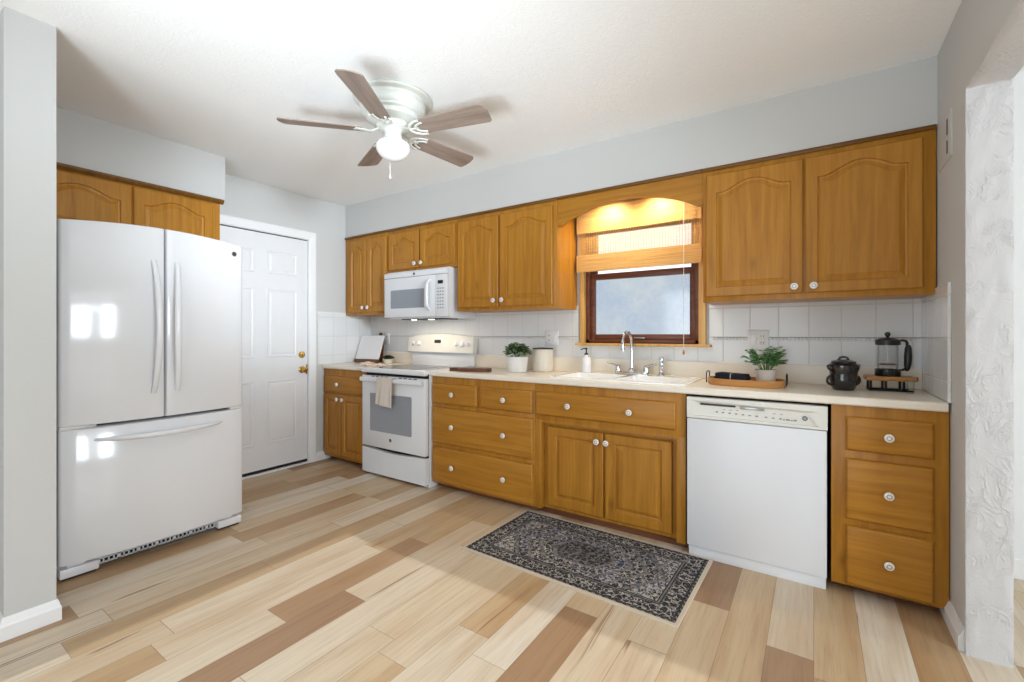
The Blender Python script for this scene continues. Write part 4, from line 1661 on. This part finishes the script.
# ------------------------------------------------------------------ bamboo shade in the window
BS = thing('roman_shade', 'woven bamboo roman shade, half lowered over the sink window', 'window shade', (-1.06, 3.09, 2.10))
bx0_, bx1_ = -1.482, -0.600
by = 3.098
mb = MB()
mb.box(bx0_, by - 0.012, 2.128, bx1_, by + 0.016, 2.160, 0.002)
part('headrail', mb, 'acacia', BS)


def reeds(mb, z0, z1, pitch, th, y, jitter=0.0):
    n = int((z1 - z0) / pitch)
    for k in range(n + 1):
        z = z0 + (z1 - z0) * k / n
        dy = random.uniform(-jitter, jitter)
        t = th * random.uniform(0.8, 1.05)
        mb.box(bx0_, y - 0.0015 + dy, z, bx1_, y + 0.0015 + dy, z + t)


mb = MB()
reeds(mb, 1.672, 2.128, 0.0066, 0.0030, by, 0.0006)
x = bx0_ + 0.02
while x < bx1_ - 0.01:      # warp threads
    mb.box(x, by - 0.0024, 1.672, x + 0.0014, by + 0.0024, 2.13)
    x += 0.0185
part('woven_panel', mb, 'reed', BS)
mb = MB()
reeds(mb, 1.952, 2.128, 0.0062, 0.0058, by - 0.018, 0.0006)
x = bx0_ + 0.02
while x < bx1_ - 0.01:
    mb.box(x, by - 0.0212, 1.952, x + 0.0025, by - 0.0155, 2.13)
    x += 0.046
part('top_flap', mb, 'reed', BS)
mb = MB()
for dy in (0.012, 0.02):
    reeds(mb, 1.660 + dy * 0.3, 1.782, 0.0062, 0.0058, by - dy, 0.0006)
x = bx0_ + 0.02
while x < bx1_ - 0.01:
    mb.box(x, by - 0.0232, 1.668, x + 0.0025, by - 0.0175, 1.785)
    x += 0.046
part('bottom_fold', mb, 'reed', BS)
mb = MB()
cxp = -0.707
mb.tube([(cxp, by - 0.03, 2.12), (cxp, by - 0.028, 1.6), (cxp, by - 0.03, 1.10)], 0.0018, 6)
mb.lathe([(0, 1.066), (0.006, 1.068), (0.008, 1.08), (0.004, 1.098), (0, 1.102)], Matrix.Translation((cxp, by - 0.03, 0)), 12, 1)
part('pull_cord', mb, ['white_plastic', 'acacia'], BS)

# two warm lamps tucked behind the valance, one under the microwave hood
for lx in (-1.21, -0.86):
    light('valance_lamp', 'SPOT', (lx, 2.95, 2.155), (math.radians(14), 0, 0), 10, (1.0, 0.83, 0.55), spot_size=math.radians(150), spot_blend=0.9, shadow_soft_size=0.02)
light('hood_light', 'AREA', (-2.86, 2.84, 1.322), (0, 0, 0), 1.5, (1.0, 0.86, 0.68), shape='RECTANGLE', size=0.5, size_y=0.08)

# ------------------------------------------------------------------ rug
rx0, rx1, ry0, ry1 = -1.6285, -0.4495, 1.910, 2.578
mb = MB()
hx_, hy_ = (rx1 - rx0) / 2, (ry1 - ry0) / 2
rl = rrect(-hx_, -hy_, hx_, hy_, 0.006, 2)
mb.loft([[(x, y, 0.0005) for x, y in rl], [(x, y, 0.006) for x, y in rl], [(x * 0.996, y * 0.993, 0.009) for x, y in rl]], cap0=True)
M['rug'] = rug_mat(hx_, hy_)
ro = link_mesh('rug', mb, 'rug')
ro.location = ((rx0 + rx1) / 2, (ry0 + ry1) / 2, 0)
ro.rotation_euler = (0, 0, math.radians(-1.5))
tag(ro, 'distressed charcoal and grey patterned rug on the floor in front of the sink', 'rug')

# ------------------------------------------------------------------ wall plates


def wall_plate(name, label, cat, cx, cz, gangs, wide):
    t = thing(name, label, cat, (cx, YB - 0.009, cz))
    mb = MB()
    y0 = YB - 0.0095
    lp = rrect(cx - wide / 2, cz - 0.06, cx + wide / 2, cz + 0.06, 0.006)
    s2 = rrect(cx - wide / 2 + 0.004, cz - 0.056, cx + wide / 2 - 0.004, cz + 0.056, 0.005)
    mb.loft([[(x, y0, z) for x, z in lp], [(x, y0 - 0.003, z) for x, z in lp], [(x, y0 - 0.0065, z) for x, z in s2]], cap0=True)
    part('cover_plate', mb, 'white_plastic', t)
    for gx, kind in gangs:
        mb = MB()
        if kind == 'switch':
            mb.box(gx - 0.0165, y0 - 0.0095, cz - 0.033, gx + 0.0165, y0 - 0.0062, cz + 0.033, 0.002)
            part('rocker_switch', mb, 'white_plastic', t)
        else:
            for dz in (-0.02, 0.02):
                mb = MB()
                fl = rrect(gx - 0.0165, cz + dz - 0.0145, gx + 0.0165, cz + dz + 0.0145, 0.009)
                mb.loft([[(x, y0 - 0.0062, z) for x, z in fl], [(x, y0 - 0.0085, z) for x, z in fl]])
                for sx in (-0.0065, 0.0065):
                    mb.box(gx + sx - 0.0012, y0 - 0.0088, cz + dz - 0.004, gx + sx + 0.0012, y0 - 0.0084, cz + dz + 0.006, 0, 1)
                part('receptacle', mb, ['bisque', 'gap'], t)
    return t


wall_plate('outlet', 'white outlet plate in the tiles behind the range, near the far corner', 'outlet', -3.655, 1.155, [(-3.655, 'outlet')], 0.075)
wall_plate('outlet', 'white double wall plate above the canister, left of the window', 'outlet', -1.72, 1.172, [(-1.745, 'outlet'), (-1.698, 'switch')], 0.116)
wall_plate('outlet', 'white double wall plate above the plant tray, right of the window', 'outlet', -0.283, 1.168, [(-0.307, 'switch'), (-0.26, 'outlet')], 0.118)

# white chime cover high on the right wall, with two dark slots
CH = thing('chime_cover', 'white slotted cover plate on the right wall beside the cabinet', 'wall cover', (XR, 2.69, 2.04))
mb = MB()
lp = rrect(2.545, 1.938, 2.803, 2.14, 0.008)
s2 = rrect(2.553, 1.946, 2.795, 2.132, 0.006)
mb.loft([[(XR - 0.0005, y, z) for y, z in lp], [(XR - 0.003, y, z) for y, z in lp], [(XR - 0.006, y, z) for y, z in s2]], cap0=True)
part('cover', mb, 'wall', CH)
mb = MB()
for za, zb in ((2.045, 2.112), (1.965, 2.02)):
    mb = MB()
    mb.box(XR - 0.0068, 2.598, za, XR - 0.0058, 2.614, zb)
    part('slot', mb, 'gap', CH)

# ------------------------------------------------------------------ things on the worktops
ZT = CZ1 + 0.0005
ZT_ = ZT


def leaf(mb, base, direction, length, width, m=0, curl=0.25):
    d = Vector(direction).normalized()
    side = d.cross(Vector((0, 0, 1)))
    if side.length < 0.05:
        side = Vector((1, 0, 0))
    side.normalize()
    ang = random.uniform(-0.7, 0.7)
    up = side.cross(d)
    side = side * math.cos(ang) + up * math.sin(ang)
    up = side.cross(d).normalized()
    b = Vector(base)
    rows_ = []
    for t, w in ((0, 0.12), (0.3, 0.85), (0.6, 1.0), (0.85, 0.55), (1.0, 0.06)):
        c = b + d * length * t - up * curl * length * t * t
        rows_.append([c - side * width * w * 0.5, c + up * width * 0.1 * w, c + side * width * w * 0.5])
    mb.loft(rows_, m, closed=False, cap1=False)


# green plant in the white pot, left of the sink
P1 = thing('potted_plant', 'bushy small-leaved plant in a white pot left of the sink', 'plant', (-1.874, 2.86, ZT))
mb = MB()
T1 = Matrix.Translation((-1.874, 2.86, ZT))
mb.lathe([(0, 0), (0.07, 0), (0.074, 0.004), (0.083, 0.112), (0.083, 0.118), (0.077, 0.118), (0.075, 0.10), (0, 0.10)], T1, 32)
pt = part('pot', mb, 'white_ceramic', P1)
mb = MB(); mb.lathe([(0, 0.106), (0.03, 0.105), (0.0752, 0.101)], T1, 24)
part('soil', mb, 'soil', P1)
mb = MB()
for k in range(330):
    a = random.uniform(0, 2 * PI)
    e = random.uniform(0.05, 1.45)
    r = random.uniform(0.5, 1.0)
    c = Vector((-1.874 + 0.098 * r * math.cos(a) * math.cos(e), 2.86 + 0.105 * r * math.sin(a) * math.cos(e), ZT + 0.125 + 0.095 * r * math.sin(e)))
    leaf(mb, c, (math.cos(a), math.sin(a), random.uniform(-0.3, 0.9)), random.uniform(0.024, 0.038), random.uniform(0.018, 0.026), 0 if random.random() < 0.62 else 1)
for k in range(16):
    a = 2 * PI * k / 16
    mb.tube([(-1.874, 2.86, ZT + 0.1), (-1.874 + 0.05 * math.cos(a), 2.86 + 0.05 * math.sin(a), ZT + 0.17)], 0.0018, 5)
part('foliage', mb, ['leaf_dark', 'leaf_pale'], P1)

# canister with dark lid
CN = thing('canister', 'cream ceramic canister with a dark lid beside the potted plant', 'canister', (-1.748, 3.035, ZT))
TC = Matrix.Translation((-1.748, 3.035, ZT))
mb = MB()
mb.lathe([(0, 0), (0.07, 0), (0.076, 0.006), (0.0785, 0.03), (0.0785, 0.165), (0.074, 0.172), (0, 0.172)], TC, 36)
part('jar', mb, 'cream_ceramic', CN)
mb = MB()
mb.lathe([(0, 0.1725), (0.0805, 0.1725), (0.081, 0.179), (0.076, 0.181), (0, 0.181)], TC, 36)
part('lid', mb, 'dark_lid', CN, label='dark wooden lid')

# walnut board lying by the range
mb = MB()
bpts = [(-0.17, -0.02), (-0.165, -0.028), (-0.10, -0.024), (-0.075, -0.05), (-0.05, -0.062), (0.13, -0.062), (0.16, -0.05), (0.168, -0.02), (0.168, 0.02), (0.16, 0.05), (0.13, 0.062),
        (-0.05, 0.062), (-0.075, 0.05), (-0.10, 0.024), (-0.165, 0.028), (-0.17, 0.02)]
mb.loft([[(x, y, 0) for x, y in bpts], [(x * 1.004, y * 1.02, 0.005) for x, y in bpts], [(x * 1.004, y * 1.02, 0.022) for x, y in bpts], [(x * 0.985, y * 0.95, 0.026) for x, y in bpts]], cap0=True)
cb = link_mesh('serving_board', mb, 'walnut')
cb.location = (-2.215, 2.715, ZT); cb.rotation_euler = (0, 0, math.radians(14))
tag(cb, 'dark walnut serving board lying flat on the worktop right of the range', 'cutting board')

# white board with a wooden foot leaning in the far corner, paddle behind it
WB = thing('cutting_board', 'white rectangular board with a wooden foot leaning in the far corner', 'cutting board', (-3.735, 2.93, ZT + 0.0048), math.radians(8), local=True)
lean = math.radians(20)
Rl = Matrix.Rotation(-lean, 4, 'X')
mb = MB()
lp = rrect(-0.15, 0.03, 0.15, 0.285, 0.012)
mb.loft([[Rl @ Vector((x, y, z)) for x, z in lp] for y in (-0.007, 0.007)], cap0=True)
part('board', mb, 'white_plastic', WB)
mb = MB()
mb.loft([[Rl @ Vector((x, y, z)) for x, z in rrect(-0.152, 0.0, 0.152, 0.03, 0.006)] for y in (-0.016, 0.012)], cap0=True)
part('foot', mb, 'walnut', WB, label='brown wooden foot')
PB = MB()
Rp = Matrix.Rotation(-math.radians(5), 4, 'X')
pp_ = rrect(-0.055, 0.0, 0.055, 0.235, 0.03)
PB.loft([[Rp @ Vector((x, y, z)) for x, z in pp_] for y in (-0.006, 0.006)], cap0=True)
hd = [(0.021 * math.cos(2 * PI * k / 20), 0.285 + 0.021 * math.sin(2 * PI * k / 20)) for k in range(20)]
PB.loft([[Rp @ Vector((x, y, z)) for x, z in hd] for y in (-0.007, 0.007)], cap0=True)
PB.loft([[Rp @ Vector((x, y, z)) for x, z in [(-0.011, 0.23), (0.011, 0.23), (0.011, 0.27), (-0.011, 0.27)]] for y in (-0.006, 0.006)], cap0=True)
pbo = link_mesh('paddle_board', PB, 'walnut')
pbo.location = (-3.705, 3.062, ZT)
tag(pbo, 'dark paddle board with a round handle standing behind the white board', 'cutting board')

# pale folded cloth beside the range
mb = MB()


def cloth_fn(u, v):
    x = -0.075 + 0.15 * u
    y = -0.09 + 0.18 * v
    z = 0.016 + 0.010 * math.sin(u * 5 + 1.2 * v) + 0.005 * math.sin(v * 11 + u * 4)
    e = min(u, 1 - u, v, 1 - v)
    if e < 0.08:
        z *= max(0.12, e / 0.08)
    return (x + 0.012 * math.sin(v * 7), y + 0.01 * math.sin(u * 6), z + 0.0015)


mb.grid(cloth_fn, 24, 24)
cl = link_mesh('napkin', mb, 'pink_cloth')
cl.location = (-3.375, 2.70, ZT); cl.rotation_euler = (0, 0, 0.3)
md = cl.modifiers.new('thickness', 'SOLIDIFY'); md.thickness = 0.003; md.offset = 1
tag(cl, 'crumpled pale blush cloth on the short worktop beside the range', 'cloth')

# little succulent in a cream bowl behind the cloth
SU = thing('potted_succulent', 'tiny dark green plant in a cream bowl beside the white board', 'plant', (-3.465, 2.975, ZT))
TS = Matrix.Translation((-3.465, 2.975, ZT))
mb = MB()
mb.lathe([(0, 0), (0.03, 0), (0.044, 0.02), (0.05, 0.045), (0.046, 0.045), (0.04, 0.036), (0, 0.036)], TS, 24)
part('pot', mb, 'cream_ceramic', SU)
mb = MB()
for k in range(90):
    a = random.uniform(0, 2 * PI); r = random.uniform(0, 0.05)
    leaf(mb, (-3.465 + r * math.cos(a), 2.975 + r * math.sin(a), ZT + 0.05 + 0.02 * (1 - r / 0.05)), (math.cos(a), math.sin(a), random.uniform(0.1, 1.2)), 0.026, 0.02)
mb.ball((-3.465, 2.975, ZT + 0.046), 0.043, 14, 0, (1, 1, 0.62))
part('foliage', mb, 'dark_leaf', SU)

# wooden tray right of the sink
TR = thing('serving_tray', 'oblong wooden tray with thin metal handles right of the sink', 'tray', (-0.315, 2.84, ZT))
tcx, tcy = -0.318, 2.835


def oval(a, b, n=48, p=2.6):
    pts = []
    for k in range(n):
        th = 2 * PI * k / n
        c, s = math.cos(th), math.sin(th)
        pts.append((tcx + a * math.copysign(abs(c) ** (2 / p), c), tcy + b * math.copysign(abs(s) ** (2 / p), s)))
    return pts


mb = MB()
A, B = 0.195, 0.125
mb.loft([[(x, y, ZT) for x, y in oval(A - 0.004, B - 0.004)], [(x, y, ZT + 0.006) for x, y in oval(A, B)], [(x, y, ZT + 0.038) for x, y in oval(A, B)],
         [(x, y, ZT + 0.038) for x, y in oval(A - 0.01, B - 0.01)], [(x, y, ZT + 0.012) for x, y in oval(A - 0.012, B - 0.012)]], cap0=True)
part('tray_body', mb, 'acacia', TR)
for sg in (-1, 1):
    mb = MB()
    hx = tcx + sg * (A + 0.003)
    pts = [(hx, tcy - 0.045, ZT + 0.008), (hx, tcy - 0.045, ZT + 0.06)] + \
          [(hx, tcy - 0.045 * math.cos(PI * k / 8), ZT + 0.06 + 0.012 * math.sin(PI * k / 8)) for k in range(1, 8)] + \
          [(hx, tcy + 0.045, ZT + 0.06), (hx, tcy + 0.045, ZT + 0.008)]
    mb.tube(pts, 0.003, 8)
    part('handle', mb, 'black_iron', TR)

# folded dark striped cloth on the tray
mb = MB()
z0 = ZT + 0.0125
for i, (w, l, zz) in enumerate(((0.105, 0.182, 0.0), (0.10, 0.178, 0.016), (0.095, 0.165, 0.032))):
    lp = rrect(-l / 2, -w / 2, l / 2, w / 2, 0.012)
    tilt = lambda x: 0.010 * math.sin(x * 16 + i)
    mb.loft([[(x * 0.97, y * 0.97, zz + max(0, tilt(x)) * 0.3) for x, y in lp], [(x, y, zz + 0.006 + max(0, tilt(x)) * 0.5) for x, y in lp],
             [(x, y, zz + 0.012 + max(0, tilt(x)) * 0.6) for x, y in lp], [(x * 0.96, y * 0.95, zz + 0.0165 + max(0, tilt(x)) * 0.6) for x, y in lp]], cap0=True)
nk = link_mesh('cloth_napkin', mb, 'navy')
nk.location = (-0.386, 2.822, z0 + 0.0008); nk.rotation_euler = (0, 0, math.radians(-6))
tag(nk, 'folded charcoal cloth with thin pale stripes lying in the wooden tray', 'cloth')

# plant in the tray
P2 = thing('potted_plant', 'feathery fresh green plant in a pale pot standing in the wooden tray', 'plant', (-0.222, 2.865, z0))
T2 = Matrix.Translation((-0.222, 2.865, z0))
mb = MB()
mb.lathe([(0, 0), (0.042, 0), (0.046, 0.004), (0.053, 0.07), (0.054, 0.078), (0.048, 0.078), (0.046, 0.066), (0, 0.066)], T2, 28)
part('pot', mb, 'stone_pot', P2)
mb = MB(); mb.lathe([(0, 0.0705), (0.02, 0.07), (0.0465, 0.067)], T2, 20)
part('soil', mb, 'soil', P2)
mb = MB()
for k in range(46):
    a = random.uniform(0, 2 * PI)
    reach = random.uniform(0.03, 0.085)
    top = random.uniform(0.045, 0.135) * (1.15 - reach * 4)
    p0 = Vector((-0.222 + 0.02 * math.cos(a), 2.865 + 0.02 * math.sin(a), z0 + 0.07))
    p2 = p0 + Vector((reach * math.cos(a), reach * math.sin(a), top))
    p1 = (p0 + p2) / 2 + Vector((0, 0, 0.02))
    mb.tube([p0, p1, p2], 0.0013, 5)
    for q in range(6):
        t = 0.35 + 0.65 * q / 5
        b = p0.lerp(p1, t * 2) if t < 0.5 else p1.lerp(p2, t * 2 - 1)
        for sg in (-1, 1):
            aa = a + sg * random.uniform(0.5, 1.2)
            leaf(mb, b, (math.cos(aa), math.sin(aa), random.uniform(0.1, 0.8)), random.uniform(0.018, 0.032), random.uniform(0.010, 0.016), 0 if random.random() < 0.4 else 1)
part('foliage', mb, ['leaf_mid', 'leaf_fresh'], P2)

# black glazed pot
BP = thing('lidded_pot', 'glossy black bulbous lidded pot on the worktop left of the coffee press', 'pot', (0.127, 2.87, ZT))
Tp = Matrix.Translation((0.127, 2.87, ZT))
mb = MB()
mb.lathe([(0, 0), (0.042, 0), (0.047, 0.004), (0.058, 0.03), (0.062, 0.055), (0.059, 0.078), (0.060, 0.092), (0.067, 0.112), (0.066, 0.128), (0.056, 0.138), (0.05, 0.14), (0, 0.14)], Tp, 36)
part('body', mb, 'black_glaze', BP)
mb = MB()
mb.lathe([(0.054, 0.1405), (0.053, 0.147), (0.04, 0.153), (0.016, 0.157), (0, 0.158)], Tp, 32)
mb.tube([(0.127 - 0.022, 2.87, ZT + 0.153), (0.127 - 0.014, 2.87, ZT + 0.166), (0.127, 2.87, ZT + 0.17), (0.127 + 0.014, 2.87, ZT + 0.166), (0.127 + 0.022, 2.87, ZT + 0.153)], 0.006, 10)
part('lid', mb, 'black_glaze', BP)
dirv = Vector((0.83, 0.5577, 0))
for sg, zz, rr2 in ((-1, 0.115, 0.016), (1, 0.118, 0.016)):
    mb = MB()
    c = Vector((0.127, 2.87, ZT + zz)) + dirv * sg * 0.066
    mb.ball(c, rr2, 14, 0, (1.0, 0.9, 1.0))
    mb.ball(c + dirv * sg * 0.010 + Vector((0, 0, 0.006)), rr2 * 0.62, 12)
    part('lug', mb, 'black_glaze', BP)
for sg in (-1, 1):
    mb = MB()
    c = Vector((0.127, 2.87, ZT + 0.05)) + dirv * sg * 0.058
    pts = [c + dirv * sg * 0.026 * math.sin(a) + Vector((0, 0, 0.024 * math.cos(a))) for a in [PI * k / 10 for k in range(11)]]
    mb.tube(pts, 0.0062, 10)
    part('handle', mb, 'black_glaze', BP)

# wooden riser with black metal legs
RI = thing('riser_stand', 'small wooden riser on black metal legs under the coffee press', 'stand', (0.318, 2.965, ZT), math.radians(4), local=True)
mb = MB()
mb.box(-0.098, -0.055, 0.052, 0.098, 0.055, 0.074, 0.004)
part('top_board', mb, 'acacia', RI)
mb = MB()
for yy in (-0.04, 0.04):
    for xx in (-0.08, -0.02, 0.05):
        mb.box(xx - 0.005, yy - 0.004, 0.0, xx + 0.005, yy + 0.004, 0.0518)
    mb.box(-0.085, yy - 0.004, 0.0, 0.085, yy + 0.004, 0.008)
for xx in (-0.08, 0.05):
    mb.box(xx - 0.005, -0.04, 0.0, xx + 0.005, 0.04, 0.008)
part('leg_frame', mb, 'black_iron', RI)
mb = MB()
knob_lathe(mb, [(0, 0), (0.005, 0), (0.005, 0.003), (0.011, 0.005), (0.011, 0.011), (0, 0.013)], (0.0982, -0.01, 0.063), (1, 0, 0), 14)
part('end_knob', mb, 'walnut', RI)

# coffee press on the riser
FP = thing('french_press', 'black and clear glass coffee press standing on the wooden riser', 'coffee press', (0.312, 2.962, ZT + 0.0745), math.radians(33.9), local=True)
mb = MB()
mb.lathe([(0, 0), (0.05, 0), (0.052, 0.003), (0.052, 0.034), (0.048, 0.036), (0, 0.036)], None, 32)
part('base', mb, 'black', FP)
mb = MB()
mb.lathe([(0.0425, 0.0365), (0.0432, 0.05), (0.0432, 0.158), (0.0418, 0.158), (0.0418, 0.05), (0.0405, 0.0375), (0, 0.0375)], None, 36)
part('beaker', mb, 'glass', FP, label='clear glass beaker')
mb = MB()
mb.lathe([(0, 0.156), (0.044, 0.156), (0.0505, 0.158), (0.0515, 0.176), (0.048, 0.184), (0.03, 0.192), (0.008, 0.195), (0.006, 0.200), (0.0115, 0.206), (0.0125, 0.213), (0.009, 0.221), (0, 0.224)], None, 32)
part('lid', mb, 'black', FP)
mb = MB()
mb.lathe([(0.0022, 0.05), (0.0022, 0.157)], None, 10)
mb.lathe([(0, 0.056), (0.040, 0.056), (0.0405, 0.060), (0.03, 0.064), (0, 0.064)], None, 28, 1)
M['copper'] = plain('reddish_strainer', rgb(150, 84, 70), 0.35, 0.5)
part('plunger', mb, ['steel', 'copper'], FP)
mb = MB()
mb.tube([(0.045, 0, 0.178), (0.075, 0, 0.181), (0.092, 0, 0.178), (0.099, 0, 0.168), (0.099, 0, 0.155)], [0.006, 0.006, 0.0065, 0.007, 0.007], 10)
mb.tube([(0.105, 0, 0.158), (0.105, 0, 0.142), (0.104, 0, 0.10), (0.102, 0, 0.06), (0.099, 0, 0.034), (0.097, 0, 0.024)], [0.008, 0.014, 0.0165, 0.0155, 0.011, 0.006], 12)
mb.tube([(0.048, 0, 0.030), (0.075, 0, 0.030), (0.098, 0, 0.038)], 0.006, 10)
part('handle', mb, 'black', FP)

# slim clear glass in front of the riser
mb = MB()
mb.lathe([(0, 0), (0.013, 0), (0.0135, 0.004), (0.015, 0.075), (0.0138, 0.075), (0.0125, 0.006), (0, 0.006)], None, 20)
sg_ = link_mesh('shot_glass', mb, 'glass')
sg_.location = (0.388, 2.872, ZT)
tag(sg_, 'slim clear glass standing at the right front of the wooden riser', 'glass')
